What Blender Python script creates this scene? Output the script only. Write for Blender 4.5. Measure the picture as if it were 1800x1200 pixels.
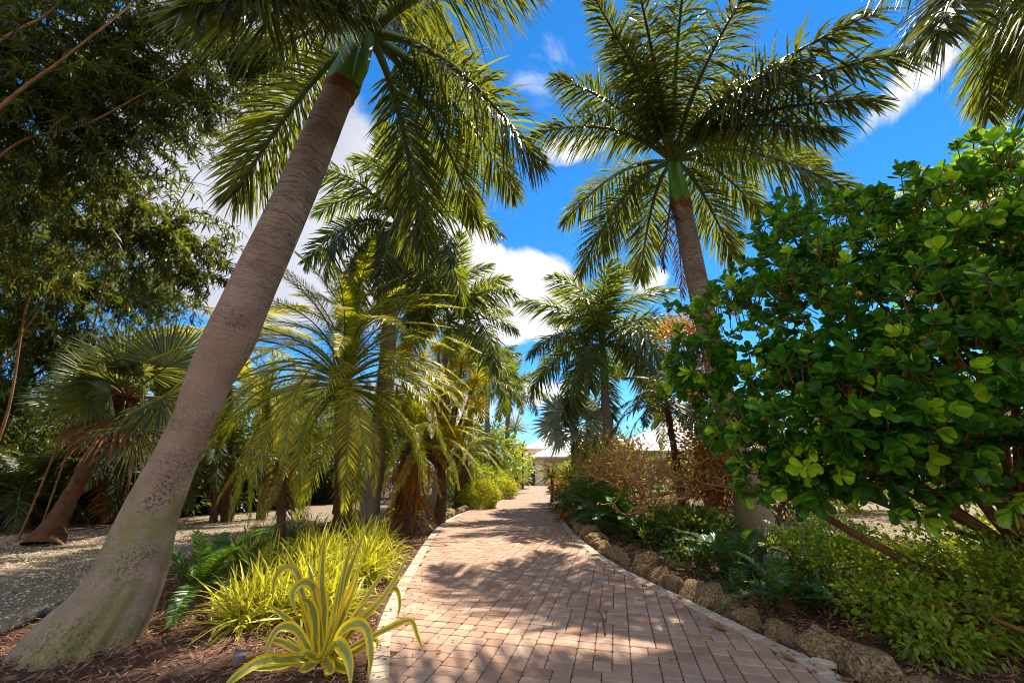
import bpy, math, random
import numpy as np
from mathutils import Vector, Matrix, noise

for o in list(bpy.data.objects):
    bpy.data.objects.remove(o)
sc = bpy.context.scene
COL = sc.collection
R = math.radians

# ------------------------------------------------------------------ camera
PITCH, CAMH, FPX = R(17.8), 1.5, 700.0
cam_d = bpy.data.cameras.new("camera")
cam = bpy.data.objects.new("camera", cam_d)
COL.objects.link(cam)
cam.location = (0, 0, CAMH)
cam.rotation_euler = (math.pi / 2 + PITCH, 0, 0)
cam_d.sensor_width = 36
cam_d.lens = 36 * FPX / 1800
cam_d.clip_start = 0.05
cam_d.clip_end = 2000
sc.camera = cam

# ------------------------------------------------------------------ view and render
sc.view_settings.view_transform = 'Standard'
sc.view_settings.look = 'None'
sc.view_settings.exposure = 1.08
sc.view_settings.gamma = 1.0
sc.cycles.use_denoising = True
sc.cycles.max_bounces = 6
sc.cycles.diffuse_bounces = 3
sc.cycles.glossy_bounces = 2
sc.cycles.transmission_bounces = 4
sc.cycles.transparent_max_bounces = 4
sc.cycles.caustics_reflective = False
sc.cycles.caustics_refractive = False
sc.cycles.sample_clamp_indirect = 4
sc.render.film_transparent = False
sc.cycles.filter_width = 1.0
sc.cycles.denoising_input_passes = 'RGB_ALBEDO_NORMAL'
sc.cycles.denoising_prefilter = 'ACCURATE'

# ------------------------------------------------------------------ pixel -> world helpers (photo is 1800 x 1200)
CP, SP = math.cos(PITCH), math.sin(PITCH)
def ray(px, py):
    cx, cy = (px - 900) / FPX, (600 - py) / FPX
    return np.array([cx, CP - SP * cy, SP + CP * cy])
def P(px, py, f):
    d = ray(px, py)
    return np.array([0, 0, CAMH]) + d * (f / d[1])
def G(px, py, z=0.0):
    d = ray(px, py)
    return np.array([0, 0, CAMH]) + d * ((z - CAMH) / d[2])
def D(px, py):
    d = ray(px, py)
    return d / np.linalg.norm(d)

# ------------------------------------------------------------------ sun and sky
SUN_EL = R(58.5)
sun_h = np.array([0.50, 0.866]); sun_h /= np.linalg.norm(sun_h)
sun_v = Vector((sun_h[0] * math.cos(SUN_EL), sun_h[1] * math.cos(SUN_EL), math.sin(SUN_EL)))
sd = bpy.data.lights.new("sun", 'SUN')
sd.energy = 5.0
sd.angle = R(0.5)
sd.color = (1.0, 0.91, 0.74)
so = bpy.data.objects.new("sun", sd)
COL.objects.link(so)
so.location = (5, -10, 30)
so.rotation_euler = sun_v.to_track_quat('Z', 'Y').to_euler()

world = bpy.data.worlds.new("World")
sc.world = world
world.use_nodes = True
wt = world.node_tree
wt.nodes.clear()
WN = wt.nodes.new
def wl(a, b): wt.links.new(a, b)
w_out = WN("ShaderNodeOutputWorld")
w_bg = WN("ShaderNodeBackground"); w_bg.inputs[1].default_value = 0.113
wl(w_bg.outputs[0], w_out.inputs[0])
w_sky = WN("ShaderNodeTexSky")
w_sky.sky_type = 'NISHITA'
w_sky.sun_disc = False
w_sky.sun_elevation = SUN_EL
w_sky.sun_rotation = math.atan2(sun_v.x, sun_v.y)
w_sky.air_density = 0.9
w_sky.dust_density = 0.0
w_sky.ozone_density = 2.5
w_hs = WN("ShaderNodeHueSaturation"); w_hs.inputs['Saturation'].default_value = 1.12; w_hs.inputs['Value'].default_value = 0.98
w_ti = WN("ShaderNodeMix"); w_ti.data_type = 'RGBA'; w_ti.blend_type = 'MULTIPLY'; w_ti.inputs[0].default_value = 1; w_ti.inputs['B'].default_value = (.50, .78, .97, 1)
wl(w_sky.outputs[0], w_ti.inputs['A']); wl(w_ti.outputs['Result'], w_hs.inputs['Color'])
w_tc = WN("ShaderNodeTexCoord")
def wmath(op, a, b=None, clamp=False):
    n = WN("ShaderNodeMath"); n.operation = op; n.use_clamp = clamp
    for i, v in enumerate((a, b)):
        if v is None: continue
        if hasattr(v, 'links'): wl(v, n.inputs[i])
        else: n.inputs[i].default_value = v
    return n.outputs[0]
def wdot(vec):
    n = WN("ShaderNodeVectorMath"); n.operation = 'DOT_PRODUCT'
    wl(w_tc.outputs['Generated'], n.inputs[0]); n.inputs[1].default_value = tuple(vec)
    return n.outputs['Value']
def wnoise(scale, detail, rough=0.55, dist=0.0):
    n = WN("ShaderNodeTexNoise"); n.inputs['Scale'].default_value = scale; n.inputs['Detail'].default_value = detail
    n.inputs['Roughness'].default_value = rough; n.inputs['Distortion'].default_value = dist
    wl(w_tc.outputs['Generated'], n.inputs['Vector'])
    return n.outputs['Fac']
# cloud banks by direction: px, py, half width, half height (photo px), tilt deg, strength, greyness
CLOUDS = [(400, 260, 260, 330, 0, 1.7, 0.62), (560, 470, 240, 170, 0, 1.5, 0.42), (690, 330, 120, 120, 0, .9, 0.3),
          (805, 430, 85, 100, 0, 1.7, 0.12), (915, 520, 135, 100, 0, 2.3, 0.1), (860, 560, 110, 60, 0, 1.2, 0.3),
          (1010, 262, 95, 36, 5, 1.1, 0.05), (1135, 500, 80, 36, 20, 1.1, 0.05), (1545, 208, 150, 50, 28, .85, 0.0),
          (1640, 80, 150, 70, 40, .55, 0.0), (950, 130, 120, 100, -60, .6, 0.0), (965, 690, 95, 34, -8, .95, 0.05),
          (1180, 560, 120, 50, 0, .7, 0.1), (740, 720, 260, 90, 0, .9, 0.2), (1250, 730, 200, 70, 0, .7, 0.2)]
tot = None; gry = None
for (px, py, rx, ry, tilt, st, gr) in CLOUDS:
    c = D(px, py); dist = np.linalg.norm(ray(px, py))
    u = np.array([c[1], -c[0], 0]); u /= np.linalg.norm(u); v = np.cross(u, c)
    if v[2] < 0: v = -v
    a = R(tilt); u2 = u * math.cos(a) + v * math.sin(a); v2 = -u * math.sin(a) + v * math.cos(a)
    u2 = u2 / (rx / FPX / dist); v2 = v2 / (ry / FPX / dist)
    du, dv, dc = wdot(u2), wdot(v2), wdot(c)
    r2 = wmath('ADD', wmath('MULTIPLY', du, du), wmath('MULTIPLY', dv, dv))
    m = wmath('MULTIPLY', wmath('SUBTRACT', 1.0, r2, True), wmath('GREATER_THAN', dc, 0.0))
    m = wmath('MULTIPLY', m, st)
    tot = m if tot is None else wmath('ADD', tot, m)
    g = wmath('MULTIPLY', m, gr)
    gry = g if gry is None else wmath('ADD', gry, g)
fill_cloud = wmath('MULTIPLY', wmath('MULTIPLY', wmath('SUBTRACT', wdot((0, -1, 0)), 0.05), 3.0, True), 1.1)   # broken cloud added over the unseen sky behind the viewer to lift the shade
tot = wmath('ADD', tot, fill_cloud); gry = wmath('ADD', gry, wmath('MULTIPLY', fill_cloud, 0.12))
n1 = wnoise(6.5, 12, 0.62, 0.5); n2 = wnoise(3.2, 5)
nz = wmath('MULTIPLY', wmath('SUBTRACT', wmath('ADD', wmath('MULTIPLY', n1, .8), wmath('MULTIPLY', n2, .2)), .2), 3.4)
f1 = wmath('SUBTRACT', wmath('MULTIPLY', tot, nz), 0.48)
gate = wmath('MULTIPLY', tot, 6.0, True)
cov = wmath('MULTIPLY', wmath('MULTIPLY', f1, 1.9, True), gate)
w_map = WN("ShaderNodeMapRange"); w_map.interpolation_type = 'SMOOTHSTEP'
wl(cov, w_map.inputs[0])
gfac = wmath('ADD', wmath('DIVIDE', gry, wmath('ADD', tot, 0.01)), wmath('MULTIPLY', wmath('SUBTRACT', n2, 0.5), 0.9), True)
w_cc = WN("ShaderNodeMix"); w_cc.data_type = 'RGBA'
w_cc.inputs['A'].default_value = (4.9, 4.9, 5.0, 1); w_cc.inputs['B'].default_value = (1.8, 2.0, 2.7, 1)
wl(gfac, w_cc.inputs[0])
w_mx = WN("ShaderNodeMix"); w_mx.data_type = 'RGBA'
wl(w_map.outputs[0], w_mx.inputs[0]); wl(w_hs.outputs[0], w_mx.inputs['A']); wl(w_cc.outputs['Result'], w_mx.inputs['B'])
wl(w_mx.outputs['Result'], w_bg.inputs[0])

# ================================================================== geometry helpers
UP = np.array([0., 0., 1.])
P2 = [(0, .55), (.5, 1), (1, .06)]
def nrm(a):
    a = np.asarray(a, float)
    return a / np.maximum(np.linalg.norm(a, axis=-1, keepdims=True), 1e-9)
class Geo:
    def __init__(s): s.v = []; s.t = []; s.u = []; s.f = []; s.n = 0
    def add(s, verts, faces, mat=0, tint=0.5, uvw=None, smooth=False):
        verts = np.asarray(verts, float).reshape(-1, 3); m = len(verts)
        s.v.append(verts)
        s.t.append(np.broadcast_to(np.asarray(tint, float), (m,)))
        s.u.append(np.zeros((m, 3)) if uvw is None else np.asarray(uvw, float).reshape(-1, 3))
        s.f.append((np.asarray(faces, int) + s.n, mat, smooth))
        s.n += m
    def build(s, name, mats, parent=None, origin=None, bevel=None):
        me = bpy.data.meshes.new(name)
        v = np.concatenate(s.v)
        if parent is not None: org = np.array(parent.location)
        elif origin is not None: org = np.array(origin, float)
        else: org = np.zeros(3)
        v = v - org
        me.vertices.add(len(v)); me.vertices.foreach_set('co', v.astype(np.float32).ravel())
        loops = []; starts = []; mi = []; sm = []; at = 0
        for fa, m, smooth in s.f:
            k = fa.shape[1]; loops.append(fa.ravel())
            starts.append(at + np.arange(len(fa)) * k); at += fa.size
            mi.append(np.full(len(fa), m)); sm.append(np.full(len(fa), smooth))
        loops = np.concatenate(loops); starts = np.concatenate(starts)
        me.loops.add(len(loops)); me.loops.foreach_set('vertex_index', loops.astype(np.int32))
        me.polygons.add(len(starts)); me.polygons.foreach_set('loop_start', starts.astype(np.int32))
        me.polygons.foreach_set('material_index', np.concatenate(mi).astype(np.int32))
        me.update(calc_edges=True)
        me.polygons.foreach_set('use_smooth', np.concatenate(sm).astype(bool))
        a = me.attributes.new('tint', 'FLOAT', 'POINT'); a.data.foreach_set('value', np.concatenate(s.t).astype(np.float32))
        a = me.attributes.new('uvw', 'FLOAT_VECTOR', 'POINT'); a.data.foreach_set('vector', np.concatenate(s.u).astype(np.float32).ravel())
        for m in mats: me.materials.append(m)
        o = bpy.data.objects.new(name, me); COL.objects.link(o)
        if parent is not None: o.parent = parent
        else: o.location = org
        return o

def blades(g, base, d, n, L, W, prof, droop=0., fold=0., mat=0, tint=0.5, curl=None, smooth=False):
    base = np.atleast_2d(base).astype(float); M = len(base)
    d = nrm(np.broadcast_to(np.atleast_2d(d), (M, 3))); n = np.broadcast_to(np.atleast_2d(n), (M, 3))
    L = np.broadcast_to(L, (M,)); W = np.broadcast_to(W, (M,)); droop = np.broadcast_to(droop, (M,))
    side = nrm(np.cross(d, n)); n2 = np.cross(side, d)
    s = np.array([p[0] for p in prof]); w = np.array([p[1] for p in prof]); S = len(s)
    K = 3 if fold else 2
    ctr = base[:, None] + d[:, None] * (L[:, None] * s)[..., None] - UP * (droop[:, None] * L[:, None] * s ** 2)[..., None]
    if curl is not None: ctr = ctr + side[:, None] * (np.broadcast_to(curl, (M,))[:, None] * L[:, None] * s ** 2)[..., None]
    offs = np.array([-.5, .5]) if K == 2 else np.array([-.5, 0, .5])
    V = ctr[:, :, None] + side[:, None, None] * (W[:, None, None] * w[None, :, None] * offs)[..., None]
    if K == 3:
        V[:, :, 1] -= n2[:, None] * (W[:, None] * w * fold)[..., None]
    idx = np.arange(M * S * K).reshape(M, S, K)
    q = np.stack([idx[:, :-1, :-1], idx[:, :-1, 1:], idx[:, 1:, 1:], idx[:, 1:, :-1]], -1).reshape(-1, 4)
    uvw = np.zeros((M, S, K, 3)); uvw[..., 0] = offs * 2; uvw[..., 1] = s[None, :, None]
    tt = np.broadcast_to(np.broadcast_to(tint, (M,))[:, None, None], (M, S, K)).ravel()
    g.add(V, q, mat, tt, uvw, smooth)

def tube(g, pts, rad, k=8, mat=0, tint=0.5, smooth=True, mod=None, cap=False):
    pts = np.asarray(pts, float); n = len(pts); rad = np.broadcast_to(rad, (n,))
    T = np.gradient(pts, axis=0); T = nrm(T)
    a = np.array([1., 0, 0]) if abs(T[0][0]) < .8 else np.array([0, 1., 0])
    N = np.zeros((n, 3)); N[0] = nrm(a - T[0] * a.dot(T[0]))
    for i in range(1, n):
        N[i] = nrm(N[i - 1] - T[i] * N[i - 1].dot(T[i]))
    B = np.cross(T, N)
    th = np.arange(k) / k * 2 * math.pi
    rr = np.broadcast_to(rad[:, None], (n, k)).copy()
    ln = np.concatenate([[0], np.cumsum(np.linalg.norm(np.diff(pts, axis=0), axis=1))])
    if mod is not None: rr = rr * mod(th[None, :], ln[:, None])
    V = pts[:, None] + (N[:, None] * np.cos(th)[None, :, None] + B[:, None] * np.sin(th)[None, :, None]) * rr[..., None]
    idx = np.arange(n * k).reshape(n, k); nx = np.roll(idx, -1, axis=1)
    q = np.stack([idx[:-1], nx[:-1], nx[1:], idx[1:]], -1).reshape(-1, 4)
    uvw = np.zeros((n, k, 3)); uvw[..., 0] = np.cos(th); uvw[..., 2] = np.sin(th); uvw[..., 1] = ln[:, None]
    g.add(V, q, mat, tint, uvw, smooth)
    if cap:
        g.add(V[-1], [list(range(k))], mat, tint, uvw[-1], False)

def catmull(pts, n):
    pts = np.asarray(pts, float)
    e = np.vstack([2 * pts[0] - pts[1], pts, 2 * pts[-1] - pts[-2]])
    out = []
    m = len(pts) - 1
    for t in np.linspace(0, m, n):
        i = min(int(t), m - 1); f = t - i
        p0, p1, p2, p3 = e[i], e[i + 1], e[i + 2], e[i + 3]
        out.append(.5 * ((2 * p1) + (-p0 + p2) * f + (2 * p0 - 5 * p1 + 4 * p2 - p3) * f * f + (-p0 + 3 * p1 - 3 * p2 + p3) * f ** 3))
    return np.array(out)
def bez(a, b, c, n):
    t = np.linspace(0, 1, n)[:, None]
    return (1 - t) ** 2 * a + 2 * (1 - t) * t * b + t ** 2 * c

def root(name, loc, label, cat, group=None):
    o = bpy.data.objects.new(name, None); COL.objects.link(o)
    o.location = tuple(float(x) for x in loc); o.empty_display_size = .3
    o['label'] = label; o['category'] = cat
    if group: o['group'] = group
    return o
def tag(o, label, cat, group=None):
    o['label'] = label; o['category'] = cat
    if group: o['group'] = group
    return o
def kind(o, k, label=None):
    o['kind'] = k
    if label: o['label'] = label
    return o

# ================================================================== materials
def newmat(name):
    m = bpy.data.materials.new(name); m.use_nodes = True
    nt = m.node_tree; nt.nodes.clear()
    out = nt.nodes.new("ShaderNodeOutputMaterial")
    return m, nt, out
def setc(inp, c): inp.default_value = (c[0], c[1], c[2], 1)
def ramp(nt, fac, stops):
    r = nt.nodes.new("ShaderNodeValToRGB")
    while len(r.color_ramp.elements) < len(stops): r.color_ramp.elements.new(.5)
    for e, (p, c) in zip(r.color_ramp.elements, stops): e.position = p; e.color = (c[0], c[1], c[2], 1)
    nt.links.new(fac, r.inputs[0]); return r.outputs[0]
def attr(nt, name, out='Fac'):
    a = nt.nodes.new("ShaderNodeAttribute"); a.attribute_name = name; return a.outputs[out]
def noise_n(nt, scale, detail=4, rough=.6, vec=None, out='Fac'):
    n = nt.nodes.new("ShaderNodeTexNoise"); n.inputs['Scale'].default_value = scale; n.inputs['Detail'].default_value = detail
    n.inputs['Roughness'].default_value = rough
    if vec is not None: nt.links.new(vec, n.inputs['Vector'])
    return n.outputs[out]
def math_n(nt, op, a, b=None, clamp=False):
    n = nt.nodes.new("ShaderNodeMath"); n.operation = op; n.use_clamp = clamp
    for i, v in enumerate((a, b)):
        if v is None: continue
        if hasattr(v, 'links'): nt.links.new(v, n.inputs[i])
        else: n.inputs[i].default_value = v
    return n.outputs[0]
def mixc(nt, fac, a, b, mode='MIX'):
    n = nt.nodes.new("ShaderNodeMix"); n.data_type = 'RGBA'; n.blend_type = mode
    for key, v in ((0, fac), ('A', a), ('B', b)):
        if hasattr(v, 'links'): nt.links.new(v, n.inputs[key])
        elif key == 0: n.inputs[0].default_value = v
        else: setc(n.inputs[key], v)
    return n.outputs['Result']
def objco(nt):
    return nt.nodes.new("ShaderNodeTexCoord").outputs['Object']
def bump(nt, h, strength=.5, dist=.02):
    b = nt.nodes.new("ShaderNodeBump"); b.inputs['Strength'].default_value = strength; b.inputs['Distance'].default_value = dist
    nt.links.new(h, b.inputs['Height']); return b.outputs[0]
def princ(nt, out, col, rough=.6, spec=.5, nor=None):
    p = nt.nodes.new("ShaderNodeBsdfPrincipled")
    if hasattr(col, 'links'): nt.links.new(col, p.inputs['Base Color'])
    else: setc(p.inputs['Base Color'], col)
    if hasattr(rough, 'links'): nt.links.new(rough, p.inputs['Roughness'])
    else: p.inputs['Roughness'].default_value = rough
    p.inputs['Specular IOR Level'].default_value = spec
    if nor is not None: nt.links.new(nor, p.inputs['Normal'])
    if out is not None: nt.links.new(p.outputs[0], out.inputs[0])
    return p

def leaf_mat(name, c0, c1, trans, tw=.4, rough=.38, spec=.5, c2=None, stripe=None):
    """c0..c1(..c2) chosen by tint; trans = colour of light through the leaf"""
    m, nt, out = newmat(name)
    t = attr(nt, 'tint')
    st = [(0, c0), (.75, c1)] + ([(1., c2)] if c2 else [])
    col = ramp(nt, t, st)
    nn = noise_n(nt, 6, 2, .6, objco(nt))
    k = math_n(nt, 'ADD', math_n(nt, 'MULTIPLY', nn, .7), .65)
    col = mixc(nt, 1.0, col, k, 'MULTIPLY')
    tcol = mixc(nt, 1.0, mixc(nt, t, [x * .4 for x in trans], [min(1, x * 1.4) for x in trans]), k, 'MULTIPLY')
    if stripe:
        sep = nt.nodes.new("ShaderNodeSeparateXYZ"); nt.links.new(attr(nt, 'uvw', 'Vector'), sep.inputs[0])
        ax = math_n(nt, 'ABSOLUTE', sep.outputs[0])
        e = math_n(nt, 'MULTIPLY', math_n(nt, 'SUBTRACT', math_n(nt, 'ADD', ax, math_n(nt, 'MULTIPLY', math_n(nt, 'SUBTRACT', noise_n(nt, 14, 4, .7, objco(nt)), .5), .7)), stripe[0]), 9., True)
        col = mixc(nt, e, col, stripe[1]); col = mixc(nt, math_n(nt, 'MULTIPLY', math_n(nt, 'SUBTRACT', noise_n(nt, 45, 4, .7, objco(nt)), .6), 5, True), col, (.2, .13, .06)); tcol = mixc(nt, e, tcol, [min(1, x * 1.0) for x in stripe[1]])
    p = princ(nt, None, col, rough, spec)
    tr = nt.nodes.new("ShaderNodeBsdfTranslucent"); nt.links.new(tcol, tr.inputs[0])
    mx = nt.nodes.new("ShaderNodeMixShader"); mx.inputs[0].default_value = tw
    nt.links.new(p.outputs[0], mx.inputs[1]); nt.links.new(tr.outputs[0], mx.inputs[2])
    nt.links.new(mx.outputs[0], out.inputs[0])
    return m

M = {}
M['royal'] = leaf_mat('royal_leaf', (.012, .03, .012), (.05, .085, .02), (.38, .40, .018), .36, .36, .5, (.24, .19, .025))
M['royal_far'] = leaf_mat('royal_far_leaf', (.016, .036, .018), (.055, .09, .026), (.38, .42, .02), .38, .36, .55, (.2, .17, .03))
M['rachis'] = leaf_mat('rachis', (.07, .12, .02), (.12, .16, .03), (.2, .25, .02), .1, .4)
M['date'] = leaf_mat('date_leaf', (.09, .12, .006), (.40, .39, .02), (.92, .84, .015), .46, .4, .5, (.75, .42, .03))
M['coco'] = leaf_mat('coconut_leaf', (.2, .2, .02), (.42, .36, .03), (.8, .65, .04), .5, .4)
M['fan'] = leaf_mat('fan_leaf', (.03, .06, .015), (.1, .14, .03), (.42, .42, .05), .3, .38, .6)
M['silver'] = leaf_mat('silver_leaf', (.26, .32, .27), (.45, .5, .42), (.4, .45, .3), .3, .45, .5)
M['bamboo'] = leaf_mat('bamboo_leaf', (.006, .018, .003), (.028, .046, .006), (.30, .33, .01), .34, .42, .4, (.24, .21, .02))
M['bambooy'] = leaf_mat('bamboo_yellow_leaf', (.1, .12, .01), (.28, .26, .02), (.75, .65, .03), .5, .42)
M['clusia'] = leaf_mat('clusia_leaf', (.009, .045, .007), (.045, .19, .013), (.38, .75, .02), .34, .3, .55, (.46, .6, .025))
M['shrub'] = leaf_mat('shrub_leaf', (.04, .10, .01), (.2, .33, .018), (.7, .78, .02), .42, .42, .5, (.46, .46, .03))
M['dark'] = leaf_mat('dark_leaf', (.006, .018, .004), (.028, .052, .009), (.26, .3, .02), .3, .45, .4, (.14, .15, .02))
M['under'] = leaf_mat('undergrowth_leaf', (.015, .04, .008), (.07, .12, .015), (.35, .42, .03), .35, .42, .5, (.26, .24, .03))
M['hedge'] = leaf_mat('hedge_leaf', (.12, .17, .01), (.38, .4, .02), (.75, .7, .02), .4, .45, .5, (.55, .42, .03))
M['grass'] = leaf_mat('variegated_grass', (.06, .12, .012), (.52, .50, .02), (.85, .76, .02), .42, .42, .4, (.62, .52, .06), stripe=(.6, (.62, .56, .07)))
M['agave'] = leaf_mat('agave_leaf', (.2, .25, .06), (.3, .34, .1), (.4, .42, .04), .25, .42, .5, stripe=(.42, (.85, .62, .02)))
M['dracaena'] = leaf_mat('dracaena_leaf', (.3, .22, .01), (.66, .48, .025), (.95, .68, .02), .46, .42, .4, (.8, .3, .02))
M['yucca'] = leaf_mat('yucca_leaf', (.07, .12, .02), (.22, .27, .03), (.5, .5, .04), .35, .4)
M['cycad'] = leaf_mat('cycad_leaf', (.018, .07, .014), (.055, .16, .025), (.25, .45, .03), .28, .36, .45, (.3, .36, .04))
M['brom'] = leaf_mat('bromeliad_leaf', (.02, .025, .02), (.05, .06, .035), (.2, .12, .03), .2, .35, .6, (.14, .05, .02))
M['orange'] = leaf_mat('orange_leaf', (.12, .05, .012), (.34, .13, .02), (.7, .3, .03), .4, .45, .4, (.4, .3, .03))
M['red'] = leaf_mat('red_flower', (.3, .01, .01), (.6, .03, .02), (.7, .05, .03), .3, .5)
M['dead'] = leaf_mat('dead_frond', (.06, .025, .012), (.2, .09, .035), (.3, .14, .04), .2, .7, .2, (.28, .14, .05))

def bark_mat(name, c0, c1, ring=0., ringc=(.05, .035, .025), lich=None, moss=False, sc1=3., bs=.5, blot=.5, rs=1.2, brown=None):
    m, nt, out = newmat(name)
    uv = attr(nt, 'uvw', 'Vector'); oc = objco(nt)
    n = noise_n(nt, sc1, 8, .7, oc)
    fine = noise_n(nt, 60, 4, .7, oc)
    col = ramp(nt, n, [(.34, c0), (.62, c1)])
    col = mixc(nt, math_n(nt, 'MULTIPLY', fine, .55), col, [x * .45 for x in c0])
    h = math_n(nt, 'ADD', fine, math_n(nt, 'MULTIPLY', n, 1.2))
    sep = nt.nodes.new("ShaderNodeSeparateXYZ"); nt.links.new(uv, sep.inputs[0])
    if ring:
        wob = noise_n(nt, 1.6, 4, .6, uv)
        v = math_n(nt, 'ADD', math_n(nt, 'MULTIPLY', sep.outputs[1], ring), math_n(nt, 'MULTIPLY', wob, ring * .16))
        comb = nt.nodes.new("ShaderNodeCombineXYZ"); nt.links.new(v, comb.inputs[1])
        nt.links.new(math_n(nt, 'MULTIPLY', sep.outputs[0], .35), comb.inputs[0])
        nt.links.new(math_n(nt, 'MULTIPLY', sep.outputs[2], .35), comb.inputs[2])
        rn = noise_n(nt, 1., 3, .6, comb.outputs[0])
        line = ramp(nt, rn, [(.475, (0, 0, 0)), (.5, (1, 1, 1)), (.525, (0, 0, 0))])
        up = math_n(nt, 'MULTIPLY', math_n(nt, 'SUBTRACT', sep.outputs[1], rs), .4, True)
        lf = math_n(nt, 'MULTIPLY', math_n(nt, 'MULTIPLY', line, .9), math_n(nt, 'ADD', up, .15))
        col = mixc(nt, lf, col, ringc)
        h = math_n(nt, 'SUBTRACT', h, math_n(nt, 'MULTIPLY', lf, 1.3))
    if brown:
        b1 = math_n(nt, 'MULTIPLY', math_n(nt, 'SUBTRACT', sep.outputs[1], 1.0), .8, True); b2 = math_n(nt, 'MULTIPLY', math_n(nt, 'SUBTRACT', 5.6, sep.outputs[1]), .5, True)
        bn = math_n(nt, 'ADD', math_n(nt, 'MULTIPLY', noise_n(nt, 1.3, 5, .7, oc), 1.6), -.25, True)
        col = mixc(nt, math_n(nt, 'MULTIPLY', math_n(nt, 'MULTIPLY', b1, b2), bn), col, brown)
    if lich:
        sp = noise_n(nt, 38, 3, .75, oc); patch = noise_n(nt, 1.7, 3, .6, oc)
        a = math_n(nt, 'MULTIPLY', math_n(nt, 'SUBTRACT', patch, .47), 9, True)
        b = math_n(nt, 'MULTIPLY', math_n(nt, 'SUBTRACT', sp, .5), 14, True)
        low = math_n(nt, 'MULTIPLY', math_n(nt, 'SUBTRACT', 5.2, sep.outputs[1]), .7, True)
        fac = math_n(nt, 'MULTIPLY', math_n(nt, 'MULTIPLY', a, b), low)
        col = mixc(nt, math_n(nt, 'MULTIPLY', fac, blot), col, (.055, .03, .02))
        sp2 = noise_n(nt, 75, 3, .7, oc)
        wfac = math_n(nt, 'MULTIPLY', math_n(nt, 'MULTIPLY', math_n(nt, 'MULTIPLY', math_n(nt, 'SUBTRACT', sp2, .545), 12, True), math_n(nt, 'MULTIPLY', math_n(nt, 'SUBTRACT', noise_n(nt, 3.1, 4, .65, oc), .38), 5, True)), low)
        col = mixc(nt, math_n(nt, 'MULTIPLY', wfac, .7), col, lich)
    if moss:
        g1 = noise_n(nt, 2.6, 5, .65, oc)
        band = math_n(nt, 'MULTIPLY', math_n(nt, 'SUBTRACT', 2.1, sep.outputs[1]), 1.4, True)
        gf = math_n(nt, 'MULTIPLY', math_n(nt, 'MULTIPLY', math_n(nt, 'SUBTRACT', g1, .40), 5, True), band)
        col = mixc(nt, math_n(nt, 'MULTIPLY', gf, .6), col, (.17, .17, .025))
    princ(nt, out, col, .85, .25, bump(nt, h, bs, .012))
    return m
M['bark_big'] = bark_mat('royal_bark_near', (.27, .185, .135), (.46, .35, .27), 30, (.10, .065, .05), (.56, .5, .4), True, 2.2, .7, .85, rs=3.0, brown=(.30, .18, .115))
M['bark_royal'] = bark_mat('royal_bark', (.22, .17, .14), (.36, .30, .25), 26, (.10, .07, .05), None, False, 3, .5)
M['bark_brown'] = bark_mat('fibre_bark', (.06, .03, .018), (.20, .09, .04), 16, (.03, .015, .01), None, False, 5, .9)
M['bark_twig'] = bark_mat('twig_bark', (.42, .19, .09), (.72, .38, .2), 0, (0, 0, 0), None, False, 6, .4)
M['bark_orange'] = bark_mat('clusia_bark', (.16, .07, .03), (.33, .15, .06), 0, (0, 0, 0), None, False, 6, .4)
M['culm'] = bark_mat('bamboo_culm', (.2, .09, .03), (.34, .18, .06), 5, (.07, .03, .01), None, False, 3, .2)

def crownshaft_mat():
    m, nt, out = newmat('crownshaft')
    uv = attr(nt, 'uvw', 'Vector'); oc = objco(nt)
    mp = nt.nodes.new("ShaderNodeMapping"); mp.inputs['Scale'].default_value = (5, .8, 5); nt.links.new(uv, mp.inputs[0])
    n = noise_n(nt, 3.5, 6, .7, mp.outputs[0]); f = noise_n(nt, 25, 3, .6, oc)
    col = ramp(nt, n, [(.3, (.08, .22, .015)), (.55, (.13, .32, .02)), (.75, (.26, .38, .05))])
    sp = math_n(nt, 'MULTIPLY', math_n(nt, 'SUBTRACT', f, .66), 14, True)
    col = mixc(nt, math_n(nt, 'MULTIPLY', sp, .7), col, (.2, .1, .04))
    princ(nt, out, col, .38, .4, bump(nt, n, .2, .02))
    return m
M['shaft'] = crownshaft_mat()

def mat_simple(name, c0, c1, scale, rough=.8, bs=.4, bd=.01, spec=.3, detail=6):
    m, nt, out = newmat(name); oc = objco(nt)
    n = noise_n(nt, scale, detail, .65, oc)
    t = attr(nt, 'tint')
    c = mixc(nt, n, c0, c1)
    k = math_n(nt, 'ADD', math_n(nt, 'MULTIPLY', t, .9), .55)
    c = mixc(nt, 1., c, k, 'MULTIPLY')
    princ(nt, out, c, rough, spec, bump(nt, n, bs, bd))
    return m
M['mulch'] = mat_simple('mulch_soil', (.035, .018, .011), (.13, .065, .038), 35, .95, .9, .02)
M['chip'] = mat_simple('mulch_chip', (.10, .042, .022), (.42, .23, .15), 12, .9, .3, .005)
M['gravel_base'] = mat_simple('shell_base', (.12, .085, .055), (.32, .25, .17), 60, .95, .9, .01)
M['pebble'] = mat_simple('shell_pebble', (.3, .24, .17), (.58, .48, .36), 20, .85, .3, .004)
M['sand'] = mat_simple('joint_sand', (.06, .035, .022), (.13, .08, .05), 120, .95, .5, .004)
M['stucco'] = mat_simple('cream_stucco', (.84, .74, .58), (.9, .8, .64), 8, .9, .1, .003)
M['garage_door'] = mat_simple('garage_door_paint', (.72, .58, .44), (.78, .64, .5), 5, .7, .05, .002)
M['trim'] = mat_simple('tan_trim', (.5, .38, .25), (.56, .44, .3), 5, .7, .05, .002)
M['white_roof'] = mat_simple('white_metal_roof', (.72, .72, .72), (.8, .8, .8), 3, .5, .05, .002)
M['black_plastic'] = mat_simple('black_plastic', (.02, .02, .022), (.035, .035, .04), 10, .5, .1, .002)
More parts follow.
